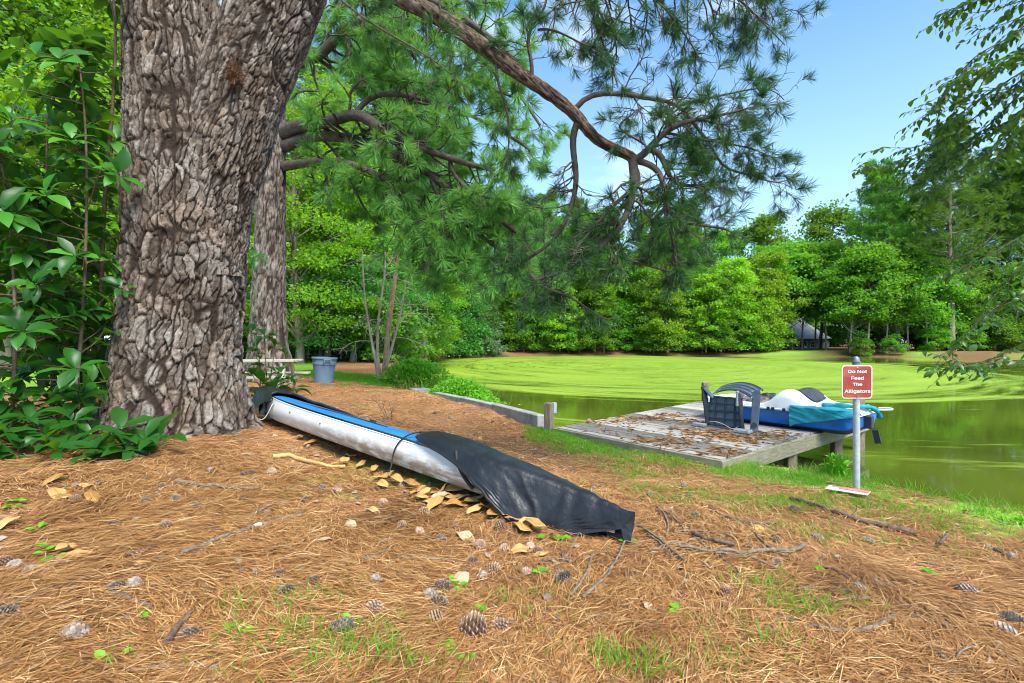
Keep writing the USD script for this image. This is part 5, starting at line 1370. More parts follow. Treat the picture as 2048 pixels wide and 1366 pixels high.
# ------------------------------------------------------------------ picnic table
pt = thing("picnic_table", "pale weathered picnic table behind the big trunk and its magnolia shoots", "picnic table")
rt = atd(588, 722, 10.6); gzt = g1(-4.6, 10.8)
TX = unit(np.array([.985, .17, 0])); TY = np.array([-TX[1], TX[0], 0]); TO = np.array([rt[0], rt[1], gzt - .02])
HT = EYE - (720 - 683) / F * 10.7 - TO[2]
LT = 1.9
for k in range(5):
    y = k * .165
    part(pt, "top_plank", place(box((-LT, y, HT - .042), (rg.uniform(-.02, .02), y + .15, HT), .006), TO, TX, TY, np.array([0, 0, 1.0])), "table_wood")
for y0 in (-.50, -.335, .99, 1.155):
    part(pt, "bench_plank", place(box((-LT, y0, HT * .60 - .042), (.06, y0 + .15, HT * .60), .006), TO, TX, TY, np.array([0, 0, 1.0])), "table_wood")
for x in (-.22, -LT + .22):
    for s in (-1, 1):
        a, b = np.array([x, .40 + s * .22, HT - .05]), np.array([x, .40 + s * .68, -.02])
        d = unit(b - a)
        part(pt, "leg", place(box((0, -.045, -.022), (float(np.linalg.norm(b - a)), .045, .022), .004), TO + TX * a[0] + TY * a[1] + np.array([0, 0, a[2]]), TX * d[0] + TY * d[1] + np.array([0, 0, d[2]]), TX * 0 + TY * -d[2] + np.array([0, 0, d[1]]), TX), "table_wood")
    part(pt, "cross_beam", place(box((x + .024, -.52, HT * .60 - .135), (x + .064, 1.32, HT * .60 - .045), .004), TO, TX, TY, np.array([0, 0, 1.0])), "table_wood")
    part(pt, "cross_beam", place(box((x - .064, .02, HT - .135), (x - .024, .80, HT - .045), .004), TO, TX, TY, np.array([0, 0, 1.0])), "table_wood")

# ------------------------------------------------------------------ chain-link fence
fe = thing("chain_link_fence", "low grey chain-link fence in front of the wood behind the bin", "fence")
fa, fb = atd(480, 688, 31.0), atd(745, 694, 33.0)
zf = lambda x, y: g1(x, y)
NPOST = 5
tops = []
for k in range(NPOST):
    q = fa[:2] + (fb[:2] - fa[:2]) * (k / (NPOST - 1)); gz_ = zf(*q)
    part(fe, "post", tube([(q[0], q[1], gz_ - .2), (q[0], q[1], gz_ + 1.0)], .038, 8), "fence_wire", True)
    tops.append((q[0], q[1], gz_ + 1.0))
part(fe, "top_rail", tube(tops, .028, 8), "fence_wire", True)
mb = MB()
for k in range(NPOST - 1):
    a, b = np.array(tops[k]), np.array(tops[k + 1]); n = int(np.linalg.norm(b - a) / .12)
    for j in range(n + 8):
        for s in (1, -1):
            x0 = j / n; x1 = (j - 8 * 1.0) / n
            if x1 > 1 or (x1 < 0 and x0 > 1):
                continue
            lo_, hi_ = max(0, x1), min(1, x0)
            p0 = a + (b - a) * (hi_ if s > 0 else 1 - hi_); p1 = a + (b - a) * (lo_ if s > 0 else 1 - lo_)
            f0, f1 = (x0 - hi_) * n / 8, (x0 - lo_) * n / 8
            mb.add(*tube([p0 - [0, 0, .96 * f0], p1 - [0, 0, .96 * f1]], .0035, 3, False))
part(fe, "wire_mesh", mb.get(), "fence_wire", kind="stuff")

# ------------------------------------------------------------------ house across the pond
hd = 97.0
hx0, hx1 = atd(1562, 690, hd)[0], atd(1662, 690, hd)[0]
hz = EYE - (703 - 683) / F * hd
eav = EYE - (676 - 683) / F * hd
ho = thing("house", "small grey green house with steep grey roof seen between trunks across the pond", "house")
part(ho, "wall", box((hx0, hd, hz - .3), (hx1 - 2.3, hd + 8, eav)), "house_siding")
part(ho, "wall", box((hx1 - 2.28, hd + .5, hz - .3), (hx1, hd + 7, eav - .12)), "house_siding")
xc = atd(1614, 690, hd)[0]
pk = EYE + (683 - 628) / F * hd
rv = np.array([(hx0 - .5, hd - .5, eav - .05), (hx1 - 2.0, hd - .5, eav - .05), (hx1 - 2.0, hd + 8.5, eav - .05), (hx0 - .5, hd + 8.5, eav - .05), (xc - .6, hd + 4, pk), (xc + .6, hd + 4, pk)])
part(ho, "roof", (rv, np.array([(0, 1, 5), (0, 5, 4), (1, 2, 5), (2, 3, 4), (2, 4, 5), (3, 0, 4), (0, 3, 2), (0, 2, 1)])), "house_shingle")
rv = np.array([(hx1 - 2.6, hd + .1, eav - .12), (hx1 + .4, hd + .1, eav - .12), (hx1 + .4, hd + 7.4, eav - .12), (hx1 - 2.6, hd + 7.4, eav - .12), (hx1 - 2.4, hd + 3.8, eav + 3.0)])
part(ho, "roof", (rv, np.array([(0, 1, 4), (1, 2, 4), (2, 3, 4), (3, 0, 4), (0, 3, 2), (0, 2, 1)])), "house_shingle")
part(ho, "fascia", box((hx0 - .52, hd - .56, eav - .19), (hx1 - 1.98, hd - .51, eav - .055)), "house_trim")
gn = rv
for (a, b) in ((1588, 1596), (1598, 1606), (1621, 1630), (1652, 1659)):
    xa, xb = atd(a, 690, hd)[0], atd(b, 690, hd)[0]; yf = hd if a < 1640 else hd + .5
    z0, z1 = EYE - (696.0 - 683) / F * hd, EYE - (682.5 - 683) / F * hd
    w = part(ho, "window", box((xa, yf - .06, z0), (xb, yf - .004, z1), .01), "house_trim")
    for (u0, u1) in ((.12, .47), (.53, .88)):
        for (v0, v1) in ((.07, .47), (.53, .93)):
            part(w, "pane", box((xa + (xb - xa) * u0, yf - .075, z0 + (z1 - z0) * v0), (xa + (xb - xa) * u1, yf - .062, z0 + (z1 - z0) * v1)), "window_glass")
xa, xb = atd(1608, 690, hd)[0], atd(1614, 690, hd)[0]; z0, z1 = EYE - (700 - 683) / F * hd, EYE - (682 - 683) / F * hd
dr = part(ho, "door", box((xa, hd - .06, z0), (xb, hd - .004, z1), .01), "house_trim")
part(dr, "pane", box((xa + .08, hd - .075, z0 + .75), (xb - .08, hd - .062, z1 - .12)), "window_glass")
# ------------------------------------------------------------------ magnolia
mg = np.random.default_rng(55)


def whorl(r, c, axis, n, L, leaves, up=.35):
    axis = unit(axis)
    a = unit(np.cross(axis, [.3, .2, 1.0])); b = np.cross(axis, a); ph0 = r.random() * 6.28
    for k in range(n):
        ph = ph0 + k * 2.4 + r.normal() * .25
        lift = r.uniform(-.15, .75)
        d = unit(a * math.cos(ph) + b * math.sin(ph) + axis * lift + np.array([0, 0, -.12]))
        nn = unit(axis * .8 + np.array([0, 0, .7]) - d * (axis @ d) + r.normal(size=3) * .22)
        leaves.append((np.asarray(c) + axis * r.uniform(-.05, .02) + d * .02, d, nn, L * r.uniform(.62, 1.12)))


def put_leaves(root, leaves, nbig, seed, material="magnolia_leaf", width=1.0):
    """The leaves that show largest as parts of their own, the rest as one part."""
    r = np.random.default_rng(seed)
    score = []
    for p, d, n, L in leaves:
        q = np.asarray(p) + np.asarray(d) * L * .5; e = np.array([0, 0, EYE]) - q; dist = np.linalg.norm(e)
        score.append(L / max(q[1], .3) * (abs(unit(n) @ (e / dist)) + .3) * (abs(q[0]) < 1.05 * q[1] + .05))
    order = np.argsort(score)[::-1]
    P, D, N, S = (np.array([l[k] for l in leaves]) for k in range(4))
    curl = [LEAF_V * [1, 1, k] for k in (.6, 1.0, 1.6, 2.2)]
    for i in order[:nbig]:
        part(root, "leaf", scatter(curl[r.integers(0, 4)], LEAF_F, P[i:i + 1], D[i:i + 1], N[i:i + 1], S[i:i + 1], S[i:i + 1] * width * r.uniform(.85, 1.15)), material, True)
    rest = order[nbig:]
    if len(rest):
        part(root, "foliage", scatter(LEAF_V, LEAF_F, P[rest], D[rest], N[rest], S[rest]), material, True, kind="stuff")


mag = thing("magnolia_tree", "dark glossy large-leaved magnolia filling the left edge beside the huge pine trunk", "tree")
leaves, wood = [], MB()
STEMS = [([(135, 905, 4.75), (160, 700, 4.8), (172, 480, 4.8), (172, 280, 4.75), (150, 80, 4.7)], .020, 42), ([(208, 850, 5.5), (203, 620, 5.4), (210, 400, 5.2), (226, 200, 5.05), (230, 40, 5.0), (215, -80, 4.9)], .030, 44),
         ([(20, 890, 4.4), (30, 650, 4.5), (20, 450, 4.55), (-10, 260, 4.5)], .02, 46), ([(95, 880, 5.2), (105, 620, 5.2), (95, 400, 5.2), (100, 190, 5.1)], .022, 44),
         ([(-90, 900, 4.8), (-80, 600, 4.9), (-60, 300, 4.9)], .022, 36), ([(180, 880, 5.6), (150, 650, 5.6), (60, 450, 5.5), (40, 250, 5.4)], .018, 36)]
for pts, r0, nb in STEMS:
    p = px(pts); p[0, 2] = g1(p[0, 0], p[0, 1]) - .1
    p = spline(p, 40)
    part(mag, "stem", tube(p, np.linspace(r0, r0 * .35, 40), 7), "stem_bark", True)
    whorl(mg, p[-1], [0, 0, 1], 8, .27, leaves)
    for k in range(nb):
        q = int(39 * (.10 + .9 * (k + mg.random()) / nb)); a = mg.uniform(0, 6.283)
        d = np.array([math.cos(a), math.sin(a) - .15, mg.uniform(.0, .6)])
        Lb = mg.uniform(.22, .72) * (1.15 - .45 * q / 39)
        path = wander(mg, p[q], d, Lb, 6, .14, .03, .10)
        # keep clear of the big trunk
        lim = (240 - 1024) / F * path[:, 1]
        if (path[:, 0] > lim + .02).any() and path[-1, 1] < 5.6:
            continue
        wood.add(*tube(path, np.linspace(.0075, .004, 6), 4, False))
        whorl(mg, path[-1], path[-1] - path[-2] + [0, 0, .03], int(mg.integers(6, 10)), mg.uniform(.17, .29), leaves)
        if mg.random() < .55:
            whorl(mg, path[3], path[3] - path[2] + [0, 0, .03], 4, mg.uniform(.2, .27), leaves)
part(mag, "branches", wood.get(), "stem_bark", True)
put_leaves(mag, leaves, 290, 1)

# the low spray of leaves on the ground in front
low = thing("magnolia_sucker", "low bright green magnolia suckers spreading over the straw at the huge trunk's left foot", "shrub")
leaves, wood = [], MB()
for x, y, d, nl in [(35, 925, 3.95, 7), (120, 925, 4.0, 6), (15, 880, 4.05, 8), (95, 880, 4.1, 7), (60, 835, 4.25, 8), (145, 842, 4.3, 8), (20, 800, 4.3, 8), (200, 905, 4.0, 8), (250, 890, 4.1, 9), (225, 928, 3.95, 6), (290, 880, 4.2, 8), (318, 878, 4.15, 6), (175, 950, 3.85, 5), (262, 915, 4.0, 7),
                    (-30, 900, 3.9, 8), (100, 790, 4.5, 7), (155, 800, 4.5, 6), (40, 760, 4.5, 8), (240, 858, 4.3, 5)]:
    c = atd(x, y, d); g0 = g1(c[0], c[1]); c[2] = max(c[2], g0 + .06)
    root_ = np.array([c[0] + mg.normal() * .12 - .05, c[1] + .15 + mg.random() * .2, 0]); root_[2] = g1(root_[0], root_[1]) - .03
    wood.add(*tube(spline([root_, (root_ + c) / 2 + [0, 0, .03], c], 7), np.linspace(.008, .004, 7), 4, False))
    whorl(mg, c, np.array([mg.normal() * .5, -.45 + mg.normal() * .3, 1.0]), nl, mg.uniform(.23, .31), leaves)
part(low, "stems", wood.get(), "stem_bark", True)
put_leaves(low, leaves, 150, 2)
shoot = thing("magnolia_sucker", "upright magnolia shoots between the huge trunk and the picnic table", "shrub")
leaves, wood = [], MB()
for x, y, d, nl in [(528, 672, 7.1, 8), (552, 690, 7.2, 7), (508, 705, 7.0, 8), (530, 735, 7.1, 7), (560, 745, 7.0, 7), (580, 762, 6.9, 7), (500, 745, 6.9, 7), (525, 765, 6.9, 7), (592, 775, 6.8, 5), (545, 782, 6.8, 7), (505, 660, 7.3, 6), (515, 790, 6.9, 6), (560, 800, 6.7, 5), (495, 800, 7.0, 6)]:
    c = atd(x, y, d)
    root_ = np.array([atd(535 + mg.normal() * 14, 800, 6.95)[0], 6.95, 0]); root_[2] = g1(root_[0], root_[1]) - .05
    wood.add(*tube(spline([root_, (root_ + c) / 2 + [mg.normal() * .04, 0, .08], c], 8), np.linspace(.011, .005, 8), 4, False))
    whorl(mg, c, np.array([mg.normal() * .4, mg.normal() * .4, 1.0]), nl, mg.uniform(.17, .25), leaves)
part(shoot, "stems", wood.get(), "stem_bark", True)
put_leaves(shoot, leaves, 90, 3)
for (x, y, d, n, L, lab) in [(245, 575, 4.72, 7, .16, "small sprig of leaves growing across the trunk's left edge"), (508, 512, 5.45, 6, .17, "small sprig of leaves poking past the trunk's right edge"), (500, 436, 5.6, 3, .1, "tiny leaf tuft high on the trunk's right edge")]:
    sgp = thing("leaf_sprig", lab, "sprig"); leaves = []
    c = atd(x, y, d); whorl(mg, c, np.array([.3 if x < 300 else .5, -.5, .5]), n, L, leaves)
    back = c + np.array([-.18 if x < 300 else -.16, .22, -.1])
    part(sgp, "stem", tube([back, c], .004, 4), "stem_bark"); put_leaves(sgp, leaves, 20, 4)

# ------------------------------------------------------------------ leafy branches hanging in from the right
rgt = thing("leaning_tree", "slender tree just outside the right edge whose leafy sprays hang over the water", "tree")
br = np.random.default_rng(66)
tb = np.array([6.9, 4.3, g1(6.9, 4.3) - .2])
tp = spline([tb, tb + [-.05, .1, 1.6], tb + [-.25, .2, 3.2], tb + [-.5, .3, 5.2]], 24)
part(rgt, "trunk", tube(tp, np.linspace(.09, .04, 24), 10), "far_bark", True)
tw_, lv_ = MB(), []
RP = [[(2300, -60, 4.6), (2120, 20, 4.8), (2010, 80, 4.9), (1930, 140, 5.0), (1880, 200, 5.1), (1840, 235, 5.1)], [(2300, 20, 4.6), (2150, 90, 4.8), (2030, 170, 5.0), (1930, 250, 5.2), (1850, 300, 5.3), (1735, 332, 5.4)],
            [(2300, 60, 4.6), (2150, 140, 4.9), (2050, 215, 5.1), (1980, 270, 5.3), (1900, 320, 5.4), (1820, 345, 5.5)], [(2280, -120, 4.6), (2100, -60, 4.8), (1990, -20, 4.9), (1900, 20, 5.0)],
            [(2300, -30, 4.5), (2130, 60, 4.6), (2040, 120, 4.7), (1970, 150, 4.8), (1900, 165, 4.9)], [(2300, 90, 4.5), (2130, 180, 4.6), (2040, 260, 4.7), (1990, 320, 4.8)],
            [(2300, 330, 4.4), (2130, 420, 4.4), (2030, 480, 4.5), (1960, 520, 4.5), (1890, 545, 4.6)], [(2300, 480, 4.3), (2130, 560, 4.3), (2030, 600, 4.4), (1960, 640, 4.4), (1905, 700, 4.5)],
            [(2300, 560, 4.2), (2130, 640, 4.3), (2040, 690, 4.3), (1975, 720, 4.4), (1905, 715, 4.4)], [(2300, 420, 4.3), (2120, 500, 4.4), (2040, 540, 4.4), (1985, 590, 4.5)],
            [(2300, 700, 4.2), (2150, 730, 4.2), (2060, 720, 4.3), (1960, 730, 4.3), (1860, 735, 4.4)], [(2300, -90, 4.7), (2150, -20, 4.9), (2050, 30, 5.0), (1960, 60, 5.1)]]
RP += [[(a + br.normal() * 14 + 12, b - 26 + br.normal() * 12, c + br.normal() * .1) for a, b, c in q] for q in RP[:6]] + [[(a + br.normal() * 20 + 30, b + 30 + br.normal() * 12, c + .15) for a, b, c in q] for q in RP[:5]]
for pts in RP:
    p = px(pts); q = int(np.clip((p[0, 2] - tp[0, 2]) / (tp[-1, 2] - tp[0, 2]) * 23, 2, 23))
    p = spline(np.vstack([tp[q], p[1:]]), 44)
    part(rgt, "branch", tube(p, np.linspace(.014, .002, 44), 5), "twig_bark", True)
    t = unit(np.gradient(p, axis=0))
    for k in range(8, 44):
        for s in (1, -1):
            if br.random() < .8:
                side = unit(np.cross(t[k], [0, 0, 1.0])) * s
                if br.random() < .3:
                    lv_.append((p[k], unit(t[k] * .6 + side * .8 + [0, 0, -.35] + br.normal(size=3) * .2), unit(np.array([0, 0, 1.0]) + br.normal(size=3) * .4), br.uniform(.055, .095)))
                else:
                    w = wander(br, p[k], t[k] * .8 + side * .7 + [0, 0, -.15], br.uniform(.12, .36), 6, .1, .05, 0)
                    tw_.add(*tube(w, np.linspace(.003, .0012, 6), 3, False)); tt = unit(np.gradient(w, axis=0))
                    for j in range(1, 6):
                        sd2 = unit(np.cross(tt[j], [0, 0, 1.0])) * (1 if j % 2 else -1)
                        lv_.append((w[j], unit(tt[j] * .6 + sd2 * .8 + [0, 0, -.4] + br.normal(size=3) * .2), unit(np.array([0, 0, 1.0]) + br.normal(size=3) * .45), br.uniform(.055, .09)))
part(rgt, "twigs", tw_.get(), "twig_bark", True, kind="stuff")
put_leaves(rgt, lv_, 290, 7, "birch_leaf", 1.35)

# ------------------------------------------------------------------ thin birch clump by the bank
bc = thing("birch_clump", "clump of thin pale peeling stems with bare white twigs at the bend of the bank", "tree")
bs = Boughs(303)
for pts, r0, r1, m_ in [([(768, 757, 16.5), (772, 715, 16.5), (778, 650, 16.4), (787, 580, 16.3), (798, 500, 16.2), (808, 425, 16.1), (812, 380, 16.1)], .105, .04, "peeling_bark"), ([(757, 752, 16.4), (745, 690, 16.4), (733, 620, 16.5), (727, 560, 16.5), (725, 500, 16.6)], .05, .018, "pale_bark"),
                        ([(761, 754, 16.6), (755, 690, 16.6), (757, 640, 16.7), (765, 580, 16.8), (770, 500, 16.9)], .06, .02, "pale_bark"), ([(772, 735, 16.4), (785, 690, 16.2), (800, 630, 16.1), (812, 560, 16.0)], .05, .018, "pale_bark")]:
    p = px(pts)
    if pts[0][1] > 740:
        p[0, 2] = g1(p[0, 0], p[0, 1]) - .1
    p = spline(p, 40); part(bc, "stem", tube(p, np.linspace(r0, r1, 40), 9), m_, True)
    t = unit(np.gradient(p, axis=0))
    for k in range(12, 40, 2):
        bs.twig(p[k], unit(np.cross(t[k], rand_dirs(mg, 1)[0]) + t[k] * .4), mg.uniform(.5, 1.6), .011, 1, 4.0, .12, -.1, 1.0, 1.0)
part(bc, "twigs", bs.fine.get(), "pale_bark", True, kind="stuff")

# ------------------------------------------------------------------ weeds along the wall, plant by the sign
def weed(name, label, cx, cy, z0, rx, ry, h, n, seed, ls=.11):
    r = np.random.default_rng(seed)
    q = r.normal(size=(n, 2)) * .5; P = np.c_[cx + q[:, 0] * rx, cy + q[:, 1] * ry, np.full(n, z0)]
    dome_ = np.clip(1 - (q ** 2).sum(1) * .5, .25, 1); hh = r.random(n) ** .4 * h * dome_
    P[:, 2] += hh * .8
    D = unit(np.c_[q * .9, np.full(n, .55)] + r.normal(size=(n, 3)) * .5)
    t = thing(name, label, "weeds")
    part(t, "leaves", scatter(LEAF_V * [1, .75, 1], LEAF_F[:, :], P, D, rand_dirs(r, n) * .6 + [0, -.5, 1], ls * r.uniform(.6, 1.3, n)), "weed_leaf", True, kind="stuff")
    m = MB()
    for k in range(60):
        a = r.normal(size=2) * .4; m.add(*tube([(cx + a[0] * rx * .7, cy + a[1] * ry * .7, z0 - .1), (cx + a[0] * rx * 1.2, cy + a[1] * ry * 1.2, z0 + h * r.uniform(.5, .95))], .005, 3, False))
    part(t, "stems", m.get(), "weed_leaf", kind="stuff")


c = atd(828, 765, 15.6); weed("weed_clump", "tall bright green weeds on the bank beyond the concrete block", c[0] + .05, c[1], -.2, 1.05, .8, 1.15, 2600, 1, .14)
c = atd(912, 790, 12.6); weed("weed_clump", "bright green weeds leaning over the retaining wall towards the water", c[0] + .05, c[1] + .25, -.45, .85, .55, .95, 3000, 2, .10)
c = atd(952, 796, 11.9); weed("weed_clump", "small tuft of weeds at the water side of the middle of the wall", c[0] + .02, c[1] + .22, -.55, .45, .3, .7, 1100, 3, .09)
c = gp(1692, 960); weed("weed_clump", "leafy forb growing in the grass just left of the sign post", c[0] - .02, c[1] + .12, c[2] - .08, .12, .08, .36, 90, 4, .07)
c = gp(1900, 1000); weed("weed_clump", "leafy weeds on the bank edge right of the sign post", c[0], c[1] + .1, c[2] - .1, .35, .12, .13, 260, 5, .05)
c = gp(2040, 1050); weed("weed_clump", "leafy weeds on the bank at the right edge of the view", c[0], c[1] + .05, c[2] - .1, .3, .12, .15, 200, 6, .05)

# ------------------------------------------------------------------ straw needles on the ground
ng = np.random.default_rng(9)
NST = 330000
y = (1.15 ** -.75 + ng.random(NST) * (17.0 ** -.75 - 1.15 ** -.75)) ** (-1 / .75)
x = ng.uniform(-1, 1, NST) * (1.10 * y + .35)
sd = pond_sd(x, y)
dens = meshkit.fbm(np.stack([x * 1.7, y * 1.7, 0 * x + 3], -1), 3, 61)
keep = (ng.random(NST) < np.clip((dens - .30) * 4.5, .22, 1)) & (sd < -.35) & (ng.random(NST) > np.clip(lawn_mask(x, y) * .75, 0, 1))
x, y = x[keep], y[keep]; n = len(x)
z = ground(x, y)
fl = meshkit.fbm(np.stack([x * .8, y * .8, 0 * x], -1), 3, 44) * 9.0
ang = np.where(ng.random(n) < .55, fl + ng.normal(size=n) * .5, ng.random(n) * 6.283)
D = np.stack([np.cos(ang), np.sin(ang), ng.normal(size=n) * .11], 1)
ST_V = np.array([[-.5, .5, -.04], [-.5, -.5, -.04], [0, .5, .05], [0, -.5, .05], [.5, .3, -.04], [.5, -.3, -.04]]); ST_F = np.array([[0, 1, 3], [0, 3, 2], [2, 3, 5], [2, 5, 4]])
solo("pine_straw", scatter(ST_V, ST_F, np.c_[x, y, z + .004 + ng.random(n) ** 2 * .022], D, np.array([0, 0, 1.0]) + ng.normal(size=(n, 3)) * .25, .17 * ng.uniform(.55, 1.15, n), .0016 + .00055 * y), "straw_needle", "layer of orange brown fallen pine needles covering the ground", "pine straw", kind="stuff")

# ------------------------------------------------------------------ grass
gg = np.random.default_rng(12)
GP, GD, GL, GW = [], [], [], []


def tufts(cx, cy, n, h, spread=.035, wid=.0045):
    for a, b in zip(cx, cy):
        m = int(gg.integers(4, 11)); ph = gg.random(m) * 6.28
        zz = g1(a, b)
        GP.append(np.c_[a + gg.normal(size=m) * spread, b + gg.normal(size=m) * spread, np.full(m, zz - .005)])
        GD.append(np.c_[np.cos(ph) * gg.uniform(.2, .9, m), np.sin(ph) * gg.uniform(.2, .9, m), gg.uniform(.5, 1.1, m)]); GL.append(h * gg.uniform(.4, 1.15, m)); GW.append(wid * gg.uniform(.6, 1.2, m))


N0 = 26000
y = gg.uniform(3.4, 9.2, N0); x = gg.uniform(.2, 6.5, N0)
sd = pond_sd(x, y); nz = meshkit.fbm(np.stack([x * 1.6, y * 1.6, 0 * x], -1), 3, 71)
den = np.exp(-((sd + .55) / .6) ** 2) + .55 * np.exp(-((sd + 1.25) / .5) ** 2) * (nz > .48)
k = (sd < -.06) & (gg.random(N0) < den * np.clip((nz - .3) * 3.2, .12, 1)) & ~shapely.contains_xy(dpoly.buffer(.03), x, y)
x, y = x[k][:6500], y[k][:6500]
tufts(x, y, 0, .085)
for px_, py_, rx, ry, cnt, h in [(520, 1210, .16, .14, 14, .09), (600, 1200, .14, .12, 12, .09), (700, 1190, .12, .1, 6, .07), (585, 1275, .3, .14, 30, .10), (720, 1290, .2, .1, 26, .10), (660, 1330, .4, .1, 34, .09), (770, 1330, .25, .08, 16, .09), (830, 1250, .1, .1, 6, .08), (985, 1205, .16, .1, 14, .07), (1080, 1190, .2, .12, 12, .07), (1120, 1250, .25, .1, 14, .06),
                               (1180, 1320, .16, .06, 14, .09), (1250, 1340, .12, .06, 22, .13), (1420, 1330, .25, .1, 20, .07), (1370, 1300, .14, .1, 14, .08), (1540, 1180, .14, .12, 18, .09), (1570, 1215, .22, .12, 30, .10), (1500, 1170, .15, .1, 12, .09), (1560, 1290, .15, .1, 18, .09), (1460, 1250, .2, .1, 14, .07), (1700, 1215, .15, .08, 8, .08), (1740, 1090, .4, .2, 26, .09), (1640, 1070, .4, .2, 26, .08), (1560, 1060, .3, .2, 16, .08),
                               (1400, 1005, .7, .4, 150, .07), (1290, 950, .55, .4, 140, .06), (1180, 905, .5, .35, 110, .05), (1330, 980, .7, .3, 120, .06), (1500, 1000, .5, .3, 120, .08), (1230, 930, .5, .4, 90, .05), (1600, 1010, .5, .25, 110, .08), (1330, 1350, .12, .05, 8, .08), (1960, 1110, .3, .15, 14, .08), (900, 1330, .3, .08, 10, .06), (1690, 990, .25, .05, 26, .07), (1650, 1000, .2, .06, 20, .07), (1730, 1005, .2, .06, 20, .07), (60, 1340, .3, .06, 4, .06), (430, 1330, .12, .05, 8, .06)]:
    c = gp(px_, py_)
    q = gg.normal(size=(cnt, 2)) * .55 * [rx, ry]; ok = pond_sd(c[0] + q[:, 0], c[1] + q[:, 1]) < -.1
    tufts(c[0] + q[ok, 0], c[1] + q[ok, 1], 0, h)
# tall blades on the lip of the bank, right
y = gg.uniform(3.9, 5.6, 900); x = gg.uniform(3.0, 5.4, 900); sd = pond_sd(x, y); k = (sd < -.05) & (sd > -.55)
tufts(x[k], y[k], 0, .16, .04, .007)
# lawn strip past the bin
N1 = 16000
x = gg.uniform(-8, -3.3, N1); y = gg.uniform(12.3, 20, N1); k = gg.random(N1) < lawn_mask(x, y); x, y = x[k][:2600], y[k][:2600]
tufts(x, y, 0, .10, .07, .016)
solo("grass", scatter(BLADE_V + np.array([[0, 0, 0]] * 2 + [[0, 0, .05]] * 2 + [[0, 0, -.12]]), BLADE_F, np.vstack(GP), np.vstack(GD), rand_dirs(gg, sum(map(len, GP))) * .5 + [0, 0, .6], np.concatenate(GL), np.concatenate(GW)), "grass_blade", "thin fresh green grass in patches on the straw and along the bank", "grass", kind="stuff")
# little clover-like seedlings
cl_ = []
for px_, py_ in [(30, 1008), (25, 1018), (75, 1062), (85, 1100), (88, 1112), (100, 1125), (275, 1235), (290, 1242), (470, 1262), (480, 1275), (915, 1175), (922, 1182), (908, 1170), (1115, 1082), (1080, 1080), (1130, 1085), (1255, 1090), (1077, 1150), (1352, 1228), (1637, 1388 - 245), (1862, 1153), (890, 1300), (905, 1310), (930, 1330), (220, 1330), (700, 1255), (960, 1225)]:
    c = gp(px_, py_)
    for q in range(4):
        cl_.append((c + [gg.normal() * .012, gg.normal() * .012, .02], unit(np.r_[gg.normal(size=2), .2]), np.array([0, -.2, 1.0]), .04))
P, D, N, S = (np.array([l[k] for l in cl_]) for k in range(4))
solo("seedlings", scatter(LEAF_V * [1, 1.6, 1], LEAF_F, P, D, N, S), "weed_leaf", "tiny round-leaved green seedlings dotted over the pine straw", "seedlings", kind="stuff")
# ------------------------------------------------------------------ pine cones
cgn = np.random.default_rng(31)


def cone_kind(name, open_, seed, mat, fat=.36):
    r = np.random.default_rng(seed); root = kind_root(name)
    m = trimesh.creation.icosphere(2); v = np.array(m.vertices); v = np.c_[v[:, 0] * .40 + .5, v[:, 1] * fat * .52, v[:, 2] * fat * .52]
    part(root, "core", (v, np.array(m.faces)), "cone_core", True)
    sv = np.array([[0, .25, 0], [0, -.25, 0], [.8, .52, .0], [.8, -.52, .0], [1.0, 0, .06], [.86, 0, .2]]); sf = np.array([[0, 1, 3], [0, 3, 2], [2, 3, 4], [2, 5, 3], [2, 4, 5], [3, 5, 4], [0, 2, 5], [1, 5, 3], [0, 5, 1]])
    n = 84; k = np.arange(n); t = (k + .5) / n; ph = k * 2.39996
    rad = fat * np.sin(np.clip(t * .93 + .05, 0, 1) * np.pi) ** .62 * np.where(t > .7, 1 - (t - .7) * .9, 1)
    base = np.stack([.06 + .84 * t, np.cos(ph) * rad * .42, np.sin(ph) * rad * .42], 1)
    out_ = np.stack([np.full(n, .9 - open_ * .8) + .25 * (t - .5), np.cos(ph), np.sin(ph)], 1)
    part(root, "scales", scatter(sv, sf, base, out_, np.stack([-np.ones(n) * .6, np.cos(ph) * .6, np.sin(ph) * .6], 1) * -1, .13 + .22 * rad * (1 + open_), .11 + .12 * rad), mat)
    return root


CK = [cone_kind("grey_cone_0", .34, 1, "cone_scale", .34), cone_kind("grey_cone_1", .5, 2, "cone_scale", .42), cone_kind("brown_cone_0", .5, 3, "cone_scale_brown", .38), cone_kind("brown_cone_1", .9, 4, "cone_scale_brown", .5)]
CW_ = ["slim closed grey", "half open grey", "half open brown", "wide open brown"]
MARKS = [("trunk's right foot", 480, 880), ("magnolia suckers", 250, 935), ("large tan leaf", 120, 995), ("long lichened stick", 480, 1080), ("view's left edge", 0, 1150), ("twin cone twig", 250, 1185), ("bottom left grass patch", 585, 1290), ("yellow bark strip", 600, 925), ("leaf drift", 860, 1005), ("pale lobed leaf", 700, 1055),
         ("cover's drooping tip", 1150, 1070), ("cream seedling leaf", 915, 1170), ("big open cone", 947, 1270), ("slanting twigs", 1200, 1150), ("brushwood heap", 1450, 1090), ("fallen branch", 1700, 1030), ("bow-shaped stick", 1660, 1265), ("view's right edge", 2040, 1180), ("dock's left corner", 1150, 860), ("dock's near fascia", 1300, 920), ("small bare bush", 760, 830)]
